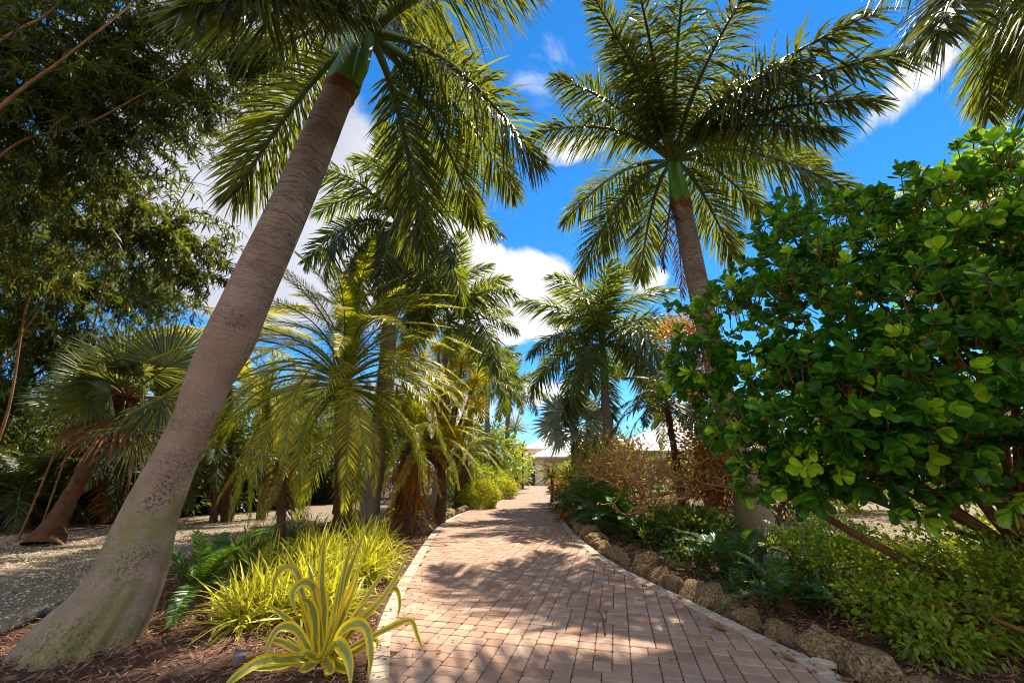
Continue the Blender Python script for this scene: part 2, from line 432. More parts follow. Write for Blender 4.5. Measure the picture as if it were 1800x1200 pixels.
M['glass_dark'] = mat_simple('dark_window', (.03, .04, .05), (.05, .06, .07), 3, .15, 0, .001, .6)
M['grey_plastic'] = mat_simple('grey_plastic', (.16, .15, .16), (.24, .22, .22), 10, .5, .1, .002)
M['litter'] = mat_simple('fallen_leaf', (.16, .06, .02), (.3, .14, .05), 20, .8, .3, .004)
M['fruit'] = mat_simple('orange_fruit', (.7, .25, .03), (.8, .35, .05), 10, .4, .1, .002)
M['lawn'] = mat_simple('lawn', (.05, .09, .012), (.16, .2, .03), 30, .95, .8, .03)

def paver_mat():
    m, nt, out = newmat('clay_paver'); oc = objco(nt); t = attr(nt, 'tint')
    col = ramp(nt, t, [(0, (.32, .18, .115)), (.3, (.37, .225, .16)), (.6, (.41, .26, .19)), (.85, (.45, .30, .22)), (1, (.34, .22, .17))])
    f = noise_n(nt, 160, 4, .7, oc); b = noise_n(nt, 9, 6, .7, oc); st = noise_n(nt, .9, 4, .6, oc)
    col = mixc(nt, 1., col, math_n(nt, 'ADD', math_n(nt, 'MULTIPLY', f, .5), .75), 'MULTIPLY')
    col = mixc(nt, 1., col, math_n(nt, 'ADD', math_n(nt, 'MULTIPLY', b, .7), .66), 'MULTIPLY')
    col = mixc(nt, math_n(nt, 'MULTIPLY', math_n(nt, 'SUBTRACT', st, .5), 2.2, True), col, (.24, .17, .13))
    princ(nt, out, col, .85, .3, bump(nt, math_n(nt, 'ADD', f, b), .35, .006))
    return m
M['paver'] = paver_mat()
def kerb_mat():
    m, nt, out = newmat('border_paver'); oc = objco(nt); t = attr(nt, 'tint')
    col = ramp(nt, t, [(0, (.36, .27, .2)), (.5, (.47, .37, .285)), (1, (.58, .48, .37))])
    f = noise_n(nt, 120, 4, .7, oc); b = noise_n(nt, 7, 6, .7, oc)
    col = mixc(nt, 1., col, math_n(nt, 'ADD', math_n(nt, 'MULTIPLY', b, .8), .6), 'MULTIPLY')
    princ(nt, out, col, .88, .25, bump(nt, math_n(nt, 'ADD', f, b), .35, .006))
    return m
M['kerb'] = kerb_mat()
def rock_mat():
    m, nt, out = newmat('coral_rock'); oc = objco(nt)
    vo = nt.nodes.new("ShaderNodeTexVoronoi"); vo.inputs['Scale'].default_value = 22
    nt.links.new(noise_n(nt, 6, 3, .6, oc, 'Color'), vo.inputs['Vector'])
    v2 = nt.nodes.new("ShaderNodeTexVoronoi"); v2.inputs['Scale'].default_value = 26; nt.links.new(oc, v2.inputs['Vector'])
    n = noise_n(nt, 7, 8, .75, oc); n3 = noise_n(nt, 2.2, 4, .6, oc)
    col = ramp(nt, n, [(.38, (.07, .035, .016)), (.5, (.42, .25, .12)), (.62, (.78, .60, .38))])
    col = mixc(nt, math_n(nt, 'MULTIPLY', math_n(nt, 'SUBTRACT', n3, .52), 4, True), col, (.32, .22, .03))
    pit = math_n(nt, 'MULTIPLY', v2.outputs['Distance'], 2.4, True)
    col = mixc(nt, 1., col, math_n(nt, 'ADD', math_n(nt, 'MULTIPLY', pit, .6), .45, True), 'MULTIPLY')
    princ(nt, out, col, .92, .2, bump(nt, math_n(nt, 'ADD', math_n(nt, 'MULTIPLY', pit, 1.2), n), 1., .04))
    return m
M['rock'] = rock_mat()

# ================================================================== the ground, the drive and the paths
LEFT_PX = [(649, 1200), (660, 1120), (688, 1050), (718, 1000), (750, 950), (772, 925), (805, 905), (850, 890), (886, 877), (904, 866), (909, 859), (914, 854)]
RIGHT_PX = [(1489, 1200), (1433, 1167), (1333, 1118), (1200, 1053), (1100, 1004), (1050, 972), (1015, 944), (998, 925), (986, 905), (975, 885), (968, 868), (966, 854)]
def edge(pts):
    w = np.array([G(*p) for p in pts])
    a = w[0] + (w[0] - w[1]) / np.linalg.norm(w[0] - w[1]) * 4.5
    return catmull(np.vstack([a, w]), 260)
EL, ER = edge(LEFT_PX), edge(RIGHT_PX)
def XL(y): return np.interp(y, EL[:, 1], EL[:, 0])
def XR(y): return np.interp(y, ER[:, 1], ER[:, 0])
Y0, Y1 = -.6, 41.0

g = Geo()
ys = np.concatenate([np.linspace(-60, 0, 8), np.linspace(1, 60, 60), np.linspace(70, 400, 12)])
xs = np.concatenate([np.linspace(-300, -40, 8), np.linspace(-35, 35, 71), np.linspace(40, 300, 8)])
X, Yg = np.meshgrid(xs, ys)
V = np.stack([X, Yg, np.full_like(X, -.035)], -1).reshape(-1, 3)
nx, ny = len(xs), len(ys)
ii = np.arange(nx * ny).reshape(ny, nx)
g.add(V, np.stack([ii[:-1, :-1], ii[:-1, 1:], ii[1:, 1:], ii[1:, :-1]], -1).reshape(-1, 4), 0, .5)
kind(g.build('ground', [M['mulch']]), 'structure')

def strip_sheet(name, y, xl, xr, z, mat):
    g = Geo(); n = len(y)
    V = np.zeros((n, 2, 3)); V[:, 0, 0] = xl; V[:, 1, 0] = xr; V[:, :, 1] = y[:, None]; V[:, :, 2] = z
    i = np.arange(n * 2).reshape(n, 2)
    g.add(V, np.stack([i[:-1, 0], i[:-1, 1], i[1:, 1], i[1:, 0]], -1), 0, .5)
    return kind(g.build(name, [mat]), 'structure')
yy = np.linspace(Y0, Y1, 200)
strip_sheet('drive_bed', yy, XL(yy) - .03, XR(yy) + .03, 0.004, M['sand'])

# --- tumbled clay pavers, three sizes in a random pattern
def tiling(n, rnd):
    grid = -np.ones((n, n), int); pieces = []
    shapes = [(2, 2), (3, 2), (2, 3)]
    order = [(r, c) for r in range(n) for c in range(n)]
    def ok(r, c, w, h):
        return all(grid[(r + j) % n, (c + i) % n] < 0 for j in range(h) for i in range(w))
    cnt = [0]
    def rec(k):
        cnt[0] += 1
        if cnt[0] > 60000: return False
        while k < len(order) and grid[order[k]] >= 0: k += 1
        if k == len(order): return True
        r, c = order[k]
        sh = shapes[:]; rnd.shuffle(sh)
        for (w, h) in sh:
            if ok(r, c, w, h):
                for j in range(h):
                    for i in range(w): grid[(r + j) % n, (c + i) % n] = 1
                pieces.append((c, r, w, h))
                if rec(k + 1): return True
                pieces.pop()
                for j in range(h):
                    for i in range(w): grid[(r + j) % n, (c + i) % n] = -1
        return False
    return pieces if rec(0) else None
import sys
sys.setrecursionlimit(10000)
pieces = None; sd_ = 1
while pieces is None:
    pieces = tiling(20, random.Random(sd_)); sd_ += 1
U = .074; PA = R(-14); BW = .155
ca, sa = math.cos(PA), math.sin(PA)
rg = np.random.default_rng(5)
g = Geo()
rects = []
NT = 20 * U
for ti in range(-10, 12):
    for tj in range(-3, 32):
        for (c, r, w, h) in pieces:
            cx = ti * NT + (c + w / 2) * U; cy = tj * NT + (r + h / 2) * U
            x = cx * ca - cy * sa; y = cx * sa + cy * ca
            if y < Y0 or y > Y1: continue
            if XL(y) + .10 < x < XR(y) - .10: rects.append((x, y, w * U - .006, h * U - .006))
rects = np.array(rects)
def pave(g, c, hw, hl, ax, ay, ztop, mat, rg, cor=.015):
    """c (M,2) centres, hw/hl half sizes, ax/ay (M,2) axes"""
    m = len(c)
    q = [(-1, -1, 1, 0), (1, -1, -1, 0), (1, -1, 0, 1), (1, 1, 0, -1), (1, 1, -1, 0), (-1, 1, 1, 0), (-1, 1, 0, -1), (-1, -1, 0, 1)]
    o = []
    for (sx, sy, kx, ky) in q:
        lx = sx * hw + kx * cor * rg.uniform(.6, 1.5, m); ly = sy * hl + ky * cor * rg.uniform(.6, 1.5, m)
        o.append(c + ax * lx[:, None] + ay * ly[:, None])
    o = np.stack(o, 1)
    ctr = c[:, None]
    top = ctr + (o - ctr) * .93
    zt = ztop + rg.normal(0, .0012, m)
    tx = rg.normal(0, .006, (m, 2))
    def z3(p, dz): return np.concatenate([p, (zt[:, None] + dz + ((p - ctr) * tx[:, None]).sum(-1))[..., None]], -1)
    V = np.stack([z3(o, -.03), z3(o, -.006), z3(top, 0)], 1)
    i = np.arange(m * 24).reshape(m, 3, 8); nx_ = np.roll(i, -1, axis=2)
    side = np.stack([i[:, :2], nx_[:, :2], nx_[:, 1:], i[:, 1:]], -1).reshape(-1, 4)
    t = np.repeat(rg.uniform(0, 1, m), 24)
    g.add(V, side, mat, t)
    g.f.append((i[:, 2] + g.n - m * 24, mat, False))
axx = np.tile([ca, sa], (len(rects), 1)); ayy = np.tile([-sa, ca], (len(rects), 1))
pave(g, rects[:, :2], rects[:, 2] / 2, rects[:, 3] / 2, axx, ayy, .020, 0, rg)
# soldier course borders
for E, sgn in ((EL, 1), (ER, -1)):
    e2 = E[(E[:, 1] > Y0 - .5) & (E[:, 1] < Y1)][:, :2]
    ln = np.concatenate([[0], np.cumsum(np.linalg.norm(np.diff(e2, axis=0), axis=1))])
    st = np.arange(.05, ln[-1], .118)
    px_ = np.stack([np.interp(st, ln, e2[:, 0]), np.interp(st, ln, e2[:, 1])], 1)
    tg = np.gradient(px_, axis=0); tg /= np.linalg.norm(tg, axis=1, keepdims=True)
    nm = np.stack([tg[:, 1], -tg[:, 0]], 1) * sgn
    c = px_ + nm * (BW / 2 - .01)
    m = len(c)
    pave(g, c, np.full(m, BW / 2 - .003), np.full(m, .0555), nm, tg, .0275, 1, rg, .010)
drv = g.build('driveway', [M['paver'], M['kerb']])
kind(drv, 'structure')

def poly_sheet(name, pts, z, mat):
    g = Geo(); p = np.array(pts, float)
    g.add(np.column_stack([p[:, 0], p[:, 1], np.full(len(p), z)]), [list(range(len(p)))], 0, .5)
    return kind(g.build(name, [mat]), 'structure')
PATH_L = [G(*p)[:2] for p in [(-420, 1260), (-60, 1150), (0, 1112), (110, 1062), (250, 1010), (400, 950), (560, 918), (690, 899), (700, 888), (600, 884), (430, 893), (300, 912), (160, 930), (0, 940), (-300, 960), (-900, 1080)]]
poly_sheet('gravel_path', PATH_L, -.022, M['gravel_base'])
PATH_R = [G(*p)[:2] for p in [(1375, 925), (1480, 945), (1600, 948), (1760, 955), (2050, 960), (2300, 900), (1800, 868), (1500, 868), (1340, 880)]]
poly_sheet('shell_path', PATH_R, -.022, M['gravel_base'])
poly_sheet('lawn', [(14, 22), (60, 22), (60, 60), (6, 60), (6, 34)], -.026, M['lawn'])

def inside(poly, x, y):
    n = len(poly); r = np.zeros(len(x), bool); j = n - 1
    for i in range(n):
        xi, yi = poly[i]; xj, yj = poly[j]
        c = ((yi > y) != (yj > y)) & (x < (xj - xi) * (y - yi) / (yj - yi + 1e-12) + xi)
        r ^= c; j = i
    return r
def chips(name, keep, mat, n, sz, asp, zr, seed, thick=.3, ymax=14, label=None):
    rg = np.random.default_rng(seed)
    r = ymax * rg.uniform(.12, 1, n) ** 1.0
    a = rg.uniform(-1.15, 1.15, n)
    x = r * np.sin(a) * 1.2; y = r * np.cos(a)
    k = keep(x, y); x, y = x[k], y[k]; m = len(x)
    s = sz * rg.uniform(.5, 1.6, m) * np.clip(.5 + np.hypot(x, y) / 9, .7, 1.8)
    th = rg.uniform(0, 2 * math.pi, m); ti = rg.normal(0, .35, m)
    d = np.stack([np.cos(th) * np.cos(ti), np.sin(th) * np.cos(ti), np.sin(ti)], 1)
    side = nrm(np.cross(d, UP + rg.normal(0, .45, (m, 3)))); n2 = np.cross(side, d)
    c = np.stack([x, y, rg.uniform(*zr, m)], 1)
    w = s * asp
    q = []
    for (a_, b_, c_) in ((-.5, 0, 0), (0, -.5, .0), (.5, .1, 0), (.05, .5, 0), (0, 0, thick)):
        q.append(c + d * (a_ * s)[:, None] + side * (b_ * w)[:, None] + n2 * (c_ * w)[:, None])
    V = np.stack(q, 1); i = np.arange(m * 5).reshape(m, 5)
    f = np.concatenate([np.stack([i[:, a1], i[:, b1], i[:, 4]], 1) for a1, b1 in ((0, 1), (1, 2), (2, 3), (3, 0))])
    g = Geo(); g.add(V, f, 0, np.repeat(rg.uniform(0, 1, m), 5))
    o = g.build(name, [mat]); o['kind'] = 'stuff'
    if label: o['label'] = label
    return o
offdrive = lambda x, y: ((x < XL(y) - .02) | (x > XR(y) + .02))
chips('mulch', lambda x, y: offdrive(x, y) & ~inside(PATH_L, x, y) & ~inside(PATH_R, x, y), M['chip'], 90000, .065, .17, (-.03, .012), 3, .25, 15,
      'brown shredded bark mulch covering the planting beds')
chips('gravel', lambda x, y: inside(PATH_L, x, y) | inside(PATH_R, x, y), M['pebble'], 80000, .022, .75, (-.022, -.008), 4, .4, 17,
      'pale crushed shell gravel on the paths')

# dead leaflets and crumbs of mulch blown along the edges of the drive
rg = np.random.default_rng(77); n = 520
y = 2.2 + 16 * rg.uniform(0, 1, n) ** 1.5; side_ = rg.uniform(0, 1, n) < .5; off = .03 + rg.exponential(.16, n)
mid_ = rg.uniform(0, 1, n) < .16
x = np.where(side_, XL(y) + off, XR(y) - off); x = np.where(mid_, XL(y) + rg.uniform(.1, .9, n) * (XR(y) - XL(y)), x)
a = rg.uniform(0, 6.28, n); long_ = rg.uniform(0, 1, n) < .35
g = Geo()
blades(g, np.stack([x, y, np.full(n, .0335)], 1), np.stack([np.cos(a), np.sin(a), rg.uniform(0, .12, n)], 1), UP + rg.normal(0, .25, (n, 3)), np.where(long_, rg.uniform(.08, .22, n), rg.uniform(.02, .06, n)), np.where(long_, .008, .022), [(0, .4), (.4, 1), (1, .1)], 0, 0, 0, rg.uniform(0, 1, n))
kind(g.build('leaf_litter', [M['chip']]), 'stuff', 'dead leaflets and mulch crumbs scattered along the drive edges')

# ================================================================== plant builders
P3 = [(0, .45), (.35, 1), (.75, .75), (1, .06)]
def frond(g, pts, LL, LW, nst=70, start=.14, plum=.6, ang=(72, 22), droop=.35, rr=.03, lift=0., seed=0, tint=(0, .8), prof=P3, side_hint=None, rt=.5, mats=(0, 1), shape=(.45, .8, .35)):
    rg = np.random.default_rng(seed)
    pts = np.asarray(pts, float)
    ln = np.concatenate([[0], np.cumsum(np.linalg.norm(np.diff(pts, axis=0), axis=1))]); ln /= ln[-1]
    u = np.linspace(start, 1, nst)
    B = np.stack([np.interp(u, ln, pts[:, k]) for k in range(3)], 1)
    T = nrm(np.gradient(B, axis=0))
    ref = UP if side_hint is None else np.asarray(side_hint, float)
    N = ref - T * (T @ ref)[:, None]
    bad = np.linalg.norm(N, axis=1) < .15
    N[bad] += np.array([.3, .3, 0])
    N = nrm(N - T * (T * N).sum(1, keepdims=True)); S = np.cross(T, N)
    base, dd, nn, L_, ti = [], [], [], [], []
    v = (u - start) / (1 - start)
    lp = np.where(v < .45, shape[0] + (1 - shape[0]) * np.sin(v / .45 * math.pi / 2), 1 - (1 - shape[2]) * ((v - .45) / .55) ** 1.8)
    for sgn in (-1, 1):
        al = np.radians(ang[0] + (ang[1] - ang[0]) * v ** 1.3 + rg.normal(0, 5, nst))
        be = lift + rg.uniform(-plum, plum, nst)
        d = T * np.cos(al)[:, None] + (S * (sgn * np.cos(be))[:, None] + N * np.sin(be)[:, None]) * np.sin(al)[:, None]
        base.append(B + T * rg.normal(0, .004, nst)[:, None]); dd.append(d)
        nn.append(np.cross(T, d) + rg.normal(0, .22, (nst, 3)))
        L_.append(LL * lp * rg.uniform(.85, 1.1, nst)); ti.append(rg.uniform(*tint, nst))
    base = np.concatenate(base); dd = np.concatenate(dd); nn = np.concatenate(nn); L_ = np.concatenate(L_); ti = np.concatenate(ti)
    blades(g, base, dd, nn, L_, LW, prof, droop=droop * rg.uniform(.5, 1.4, len(L_)), mat=mats[1], tint=ti)
    s = np.linspace(0, 1, 14)
    C = np.stack([np.interp(s, ln, pts[:, k]) for k in range(3)], 1)
    tube(g, C, rr * (1 - .86 * s) * np.where(s < .1, 1.25 - 2.5 * s, 1), 6, mats[0], rt)

def proto_mesh(kind_, L, seed, **kw):
    """a frond in local axes: base at the origin, running out along +X and arching over"""
    arch = kw.pop('arch', .25); dip = kw.pop('dip', .12); mats = kw.pop('mts')
    g = Geo(); z = np.zeros(3)
    pts = bez(z, np.array([L * .5, 0, L * arch]), np.array([L * .93, kw.pop('sway', 0) * L, -L * dip]), 24)
    frond(g, pts, seed=seed, **kw)
    o = g.build(kind_, mats); me = o.data; bpy.data.objects.remove(o)
    return me
def put(parent, name, me, at, az, tilt, scale=1., roll=0.):
    o = bpy.data.objects.new(name, me); COL.objects.link(o); o.parent = parent
    m = Matrix.Rotation(az, 4, 'Z') @ Matrix.Rotation(-tilt, 4, 'Y') @ Matrix.Rotation(roll, 4, 'X')
    o.matrix_local = Matrix.Translation(Vector(at) - parent.location) @ m @ Matrix.Scale(scale, 4)
    return o
ROY = [proto_mesh('royal_frond', 3.4, s, LL=.85, LW=.05, nst=100, plum=.85, droop=.5, rr=.045, arch=a, dip=d, sway=w, mts=[M['rachis'], M['royal_far']], prof=P3, ang=(72, 28), tint=(0, .95))
       for s, a, d, w in ((1, .30, .10, .05), (2, .34, .22, -.06), (3, .24, .02, .03), (4, .30, .3, .0))]
DAT = [proto_mesh('date_frond', 2.6, s, LL=.26, LW=.0115, nst=104, plum=.28, lift=.24, droop=.22, rr=.022, arch=a, dip=d, sway=w, mts=[M['rachis'], M['date']], prof=P2, ang=(68, 30), tint=(0, 1), start=.1, shape=(.4, .8, .3))
       for s, a, d, w in ((11, .36, .20, .12), (12, .38, .34, -.1), (13, .30, .08, .05), (14, .42, .26, -.16))]
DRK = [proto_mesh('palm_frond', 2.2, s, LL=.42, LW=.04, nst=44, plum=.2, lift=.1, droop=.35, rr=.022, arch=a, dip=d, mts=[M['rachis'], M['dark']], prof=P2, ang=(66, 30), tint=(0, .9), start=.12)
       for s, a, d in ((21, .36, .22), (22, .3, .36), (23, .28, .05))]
DEAD = proto_mesh('dead_frond', 3.2, 31, LL=.5, LW=.035, nst=60, plum=1.0, droop=.6, rr=.04, arch=.1, dip=.1, mts=[M['dead'], M['dead']], prof=P2, ang=(50, 20), tint=(0, 1))
ORG = proto_mesh('dry_frond', 2.6, 15, LL=.26, LW=.016, nst=90, plum=.6, droop=.4, rr=.022, arch=.2, dip=.2, mts=[M['orange'], M['orange']], prof=P2, ang=(60, 28), tint=(0, 1), start=.08)
def crown(parent, C, N, protos, tmin, tmax, L=1., seed=0, name='frond', az0=0., jit=.25):
    rg = random.Random(seed)
    for k in range(N):
        az = az0 + k * 2.39996 + rg.uniform(-jit, jit)
        f = (k + .5) / N
        tilt = R(tmax + (tmin - tmax) * f ** .85 + rg.uniform(-7, 7))
        put(parent, name, rg.choice(protos), (C[0], C[1], C[2] - .12 * f), az, tilt, L * rg.uniform(.86, 1.1), rg.uniform(-.35, .35))

def royal_trunk(parent, pts, rad, mat, k=18, mod=None, nseg=40):
    g = Geo(); c = catmull(pts, nseg)
    r = np.interp(np.linspace(0, 1, nseg), np.linspace(0, 1, len(rad)), rad)
    tube(g, c, r, k, 0, .5, True, mod)
    g.build('trunk', [mat], parent)
def shaft(parent, a, b, r0, r1, mat=None, bulge=1.15):
    a, b = np.array(a, float), np.array(b, float)
    g = Geo(); s = np.linspace(0, 1, 14)
    pts = a + (b - a) * s[:, None]
    r = (r0 + (r1 - r0) * s ** 1.4) * (1 + (bulge - 1) * np.exp(-((s - .18) / .2) ** 2))
    tube(g, pts, r, 16, 0, .5, True, lambda th, l: 1 + .05 * np.cos(2 * th + 1) + .03 * np.cos(3 * th))
    g.build('crownshaft', [mat or M['shaft']], parent)

def royal_generic(label, crown_px, f, base_px_x, trunk_r, shaft_len, nf, scale, seed, tmin=-42, tmax=78, az0=0., group='royal palms lining the drive', lean=0.):
    C = P(crown_px[0], crown_px[1], f)
    b = P(base_px_x, 840, f); base = np.array([b[0], f + lean, -.03])
    rt = root('royal_palm', base, label, 'palm tree', group)
    top = C - UP * .15; sb = C - nrm(C - base) * shaft_len
    mid = base + (sb - base) * .5 + np.array([.08, 0, 0])
    royal_trunk(rt, [base, base + (sb - base) * .12, mid, base + (sb - base) * .8, sb], [trunk_r * 1.5, trunk_r * 1.12, trunk_r * 1.08, trunk_r * .92, trunk_r * .8], M['bark_royal'], 12, nseg=24)
    shaft(rt, sb, top, trunk_r * .82, trunk_r * .42)
    crown(rt, C, nf, ROY, tmin, tmax, scale, seed, az0=az0)
    return rt, C

def tip_solve(C, px, py, Rr, near=True):
    o = np.array([0, 0, CAMH]); d = D(px, py); oc = o - C
    b = d @ oc; c = oc @ oc - Rr * Rr; disc = b * b - c
    if disc <= 0: t = -b
    else: t = -b - math.sqrt(disc) if near else -b + math.sqrt(disc)
    return o + d * t

# ================================================================== 1. the big leaning royal palm on the left
tr_px = [(118, 1185, 4.25), (150, 1133, 4.30), (199, 1066, 4.38), (232, 1000, 4.43), (266, 900, 4.5), (312, 800, 4.55), (344, 733, 4.6), (368, 667, 4.63), (402, 600, 4.66), (447, 500, 4.72), (493, 400, 4.78), (537, 300, 4.85), (580, 200, 4.93), (596, 165, 4.96)]
tp = [P(*p) for p in tr_px]
wpx = [225, 200, 165, 138, 110, 88, 86, 91, 104, 93, 86, 78, 68, 64]
rad = []
for p, w in zip(tp, wpx):
    dep = p[1] * CP + (p[2] - CAMH) * SP
    rad.append(w / 2 / FPX * dep * .76)
base1 = np.array([tp[0][0], tp[0][1], -.03])
rt1 = root('royal_palm', base1, 'huge leaning grey royal palm trunk with flared mossy base beside the gravel path', 'palm tree', 'royal palms lining the drive')
tp2 = [tp[0] + (tp[0] - tp[1]) * .25 - UP * .08] + tp
n_ = 90
rads = [rad[0] * 1.1] + rad
def flare(th, l):
    a = np.clip(1.4 - l, 0, 1.4) / 1.4
    return 1 + a ** 1.5 * (.10 * np.cos(5 * th + .6) + .07 * np.cos(11 * th + 2) + .05 * np.cos(17 * th)) + .012 * np.sin(th * 3 + l * 2) + .006 * np.sin(l * 40)
g = Geo(); cc = catmull(tp2, n_)
tube(g, cc, np.interp(np.linspace(0, len(rads) - 1, n_), np.arange(len(rads)), rads), 64, 0, .5, True, flare)
g.build('trunk', [M['bark_big']], rt1)
CS0, CS1 = tp[-1], P(640, 72, 5.05)
g = Geo()   # the torn brown fibre collar under the green shaft
cpts = [P(592, 172, 4.95), P(597, 163, 4.96), P(603, 152, 4.97)]
tube(g, cpts, [rad[-1] * 1.0, rad[-1] * 1.13, rad[-1] * 1.04], 24, 0, .5, True, lambda th, l: 1 + .05 * np.sin(th * 7) + .03 * np.sin(th * 13 + l * 30))
g.build('fibre_collar', [M['bark_orange']], rt1)
g = Geo(); sp = catmull([P(600, 158, 4.97), P(607, 140, 4.98), P(622, 105, 5.0), P(632, 78, 5.03), P(640, 60, 5.07)], 24)
tube(g, sp, np.interp(np.linspace(0, 1, 24), [0, .12, .3, .65, 1], [.235, .262, .25, .19, .14]), 28, 0, .5, True, lambda th, l: 1 + .05 * np.cos(2 * th))
g.build('crownshaft', [M['shaft']], rt1)
g = Geo(); sp = catmull([P(622, 150, 4.9), P(632, 125, 4.88), P(640, 95, 4.87), P(647, 68, 4.9), P(652, 58, 4.95)], 20)
tube(g, sp, np.interp(np.linspace(0, 1, 20), [0, .3, .8, 1], [.08, .12, .10, .03]), 16, 0, .6, True)
g.build('leaf_sheath', [M['shaft']], rt1)
C1 = P(648, 62, 5.07)
def near_frond(rt, C, px, py, Rr, h, near=True, seed=0, LL=.92, LW=.034, nst=190, plum=.85, droop=.5, rr=.085, name='frond', mats=None, f0=.0):
    T = tip_solve(C, px, py, Rr, near)
    ctrl = C + (T - C) * .42 + UP * h * Rr
    g = Geo()
    frond(g, bez(C, ctrl, T, 40), LL, LW, nst, start=.17, plum=plum, droop=droop, rr=rr, seed=seed, ang=(74, 26), tint=(0, .95))
    g.build(name, mats or [M['rachis'], M['royal']], rt)
fr1 = [(948, 285, 4.0, .34, True), (835, 385, 3.9, .36, False), (745, 440, 3.7, .36, False), (935, -50, 3.9, .22, True), (410, 345, 3.7, .34, False), (330, 10, 3.9, .2, True), (380, -60, 3.9, .2, True), (500, -140, 3.7, .3, True), (700, -180, 3.8, .3, True), (860, 170, 4.1, .3, False), (440, 120, 3.8, .3, False), (905, 340, 4.0, .3, False), (560, -60, 2.8, .5, False), (640, -40, 3.4, .3, False), (780, 60, 3.8, .35, False)]
for i, (a, b, r_, h, nr) in enumerate(fr1):
    near_frond(rt1, C1, a, b, r_, h, nr, 100 + i)

# ================================================================== 2. royal palm on the right of the drive
F2 = 9.5
tr2 = [(1336, 962), (1328, 930), (1318, 870), (1300, 810), (1272, 700), (1242, 570), (1212, 430), (1198, 362)]
w2 = [100, 72, 55, 44, 40, 38, 36, 33]
tp = [P(a, b, F2) for a, b in tr2]
rad = [w / 2 / FPX * (p[1] * CP + (p[2] - CAMH) * SP) * .94 for p, w in zip(tp, w2)]
base2 = np.array([tp[0][0], F2, -.03])
rt2 = root('royal_palm', base2, 'tall grey royal palm rising from the cycads at the foot of the broad-leaved bush', 'palm tree', 'royal palms lining the drive')
g = Geo(); cc = catmull(tp, 60)
tube(g, cc, np.interp(np.linspace(0, len(rad) - 1, 60), np.arange(len(rad)), rad), 32, 0, .5, True, lambda th, l: 1 + .02 * np.sin(3 * th + l))
g.build('trunk', [M['bark_big']], rt2)
C2 = P(1184, 285, F2)
g = Geo(); tube(g, [P(1201, 375, F2), P(1198, 362, F2), P(1195, 352, F2)], [.25, .275, .25], 18, 0, .5, True, lambda th, l: 1 + .06 * np.sin(th * 6)); g.build('fibre_collar', [M['bark_orange']], rt2)
shaft(rt2, P(1197, 360, F2), P(1184, 288, F2), .25, .16, bulge=1.12)
fr2 = [(938, 236, 4.3, .34, True), (992, 392, 4.1, .36, False), (1020, 480, 4.0, .40, True), (975, 138, 4.2, .28, True), (1040, -10, 4.8, .2, True), (1120, -30, 4.9, .25, True), (1210, -80, 4.9, .25, True), (1330, -40, 5.0, .22, True),
       (1540, 20, 5.8, .2, True), (1535, 175, 5.6, .22, True), (1520, 350, 4.7, .36, True), (1335, 372, 3.6, .4, False), (1290, 455, 3.8, .42, False), (1125, 490, 3.9, .42, False), (1100, 120, 3.8, .3, False), (1300, 150, 4.2, .3, False), (1440, 290, 4.0, .3, False), (1400, 110, 4.8, .25, True), (1080, 60, 4.6, .25, True), (1460, 230, 5.0, .25, True), (1060, 440, 4.0, .4, False), (1600, 90, 6.0, .22, True)]
for i, (a, b, r_, h, nr) in enumerate(fr2):
    near_frond(rt2, C2, a, b, r_, h, nr, 200 + i, LL=.98, LW=.042, nst=165, plum=.9, droop=.5)
for (a, b) in ((1200, 520), (1165, 470)):
    near_frond(rt2, C2 - UP * .4, a, b, 3.2, .06, True, 260 + a, LL=.4, LW=.03, nst=60, plum=1.2, droop=.7, rr=.04, name='dead_frond', mats=[M['dead'], M['dead']])

# ================================================================== 3. royal palms further along
royal_generic('royal palm with olive green shaft standing over the silver fan palm', (1060, 600), 17, 1068, .2, 1.9, 28, 1.27, 7, az0=.4, tmin=-60, tmax=85)
royal_generic('grey royal palm rising behind the big drooping date palm', (702, 395), 10.8, 655, .22, 1.5, 24, 1.0, 8, az0=1.1, tmin=-68)
royal_generic('royal palm with bright green shaft behind the dragon tree', (790, 560), 15, 770, .19, 1.5, 22, 1.0, 9, az0=.2)
royal_generic('slim royal palm just past the dragon tree with thin brown trunk', (828, 650), 20, 824, .15, 1.3, 15, .82, 10)
royal_generic('royal palm with pale trunk between two brown ones near the far hedge', (858, 668), 25, 853, .17, 1.2, 15, .9, 11)
royal_generic('last royal palm on the left before the garage with open drooping crown', (896, 688), 31, 884, .19, 1.3, 16, .95, 12)
# palm whose fronds hang into the top right corner
rtr = root('royal_palm', (8.0, 3.6, -.03), 'royal palm with fronds hanging down into the top right corner', 'palm tree', 'royal palms lining the drive')
CR = np.array([7.4, 3.7, 8.2])
royal_trunk(rtr, [(8.0, 3.6, -.03), (7.9, 3.6, 3), (7.6, 3.65, 5.5), (7.45, 3.7, 7)], [.4, .3, .28, .24], M['bark_royal'])
shaft(rtr, (7.45, 3.7, 7), (7.4, 3.7, 8.1), .24, .14)
for i, (a, b, r_, h, nr) in enumerate([(1738, 208, 3.5, .3, False), (1800, 160, 3.6, .3, False), (1650, 60, 3.9, .3, True), (1880, 250, 3.6, .3, False), (1560, -80, 3.9, .3, True), (1950, 0, 3.6, .3, True), (1800, -300, 3.6, .3, True), (2100, -100, 3.5, .3, False), (1700, -100, 3.5, .3, False)]):
    near_frond(rtr, CR, a, b, r_, h, nr, 300 + i, LL=.8)
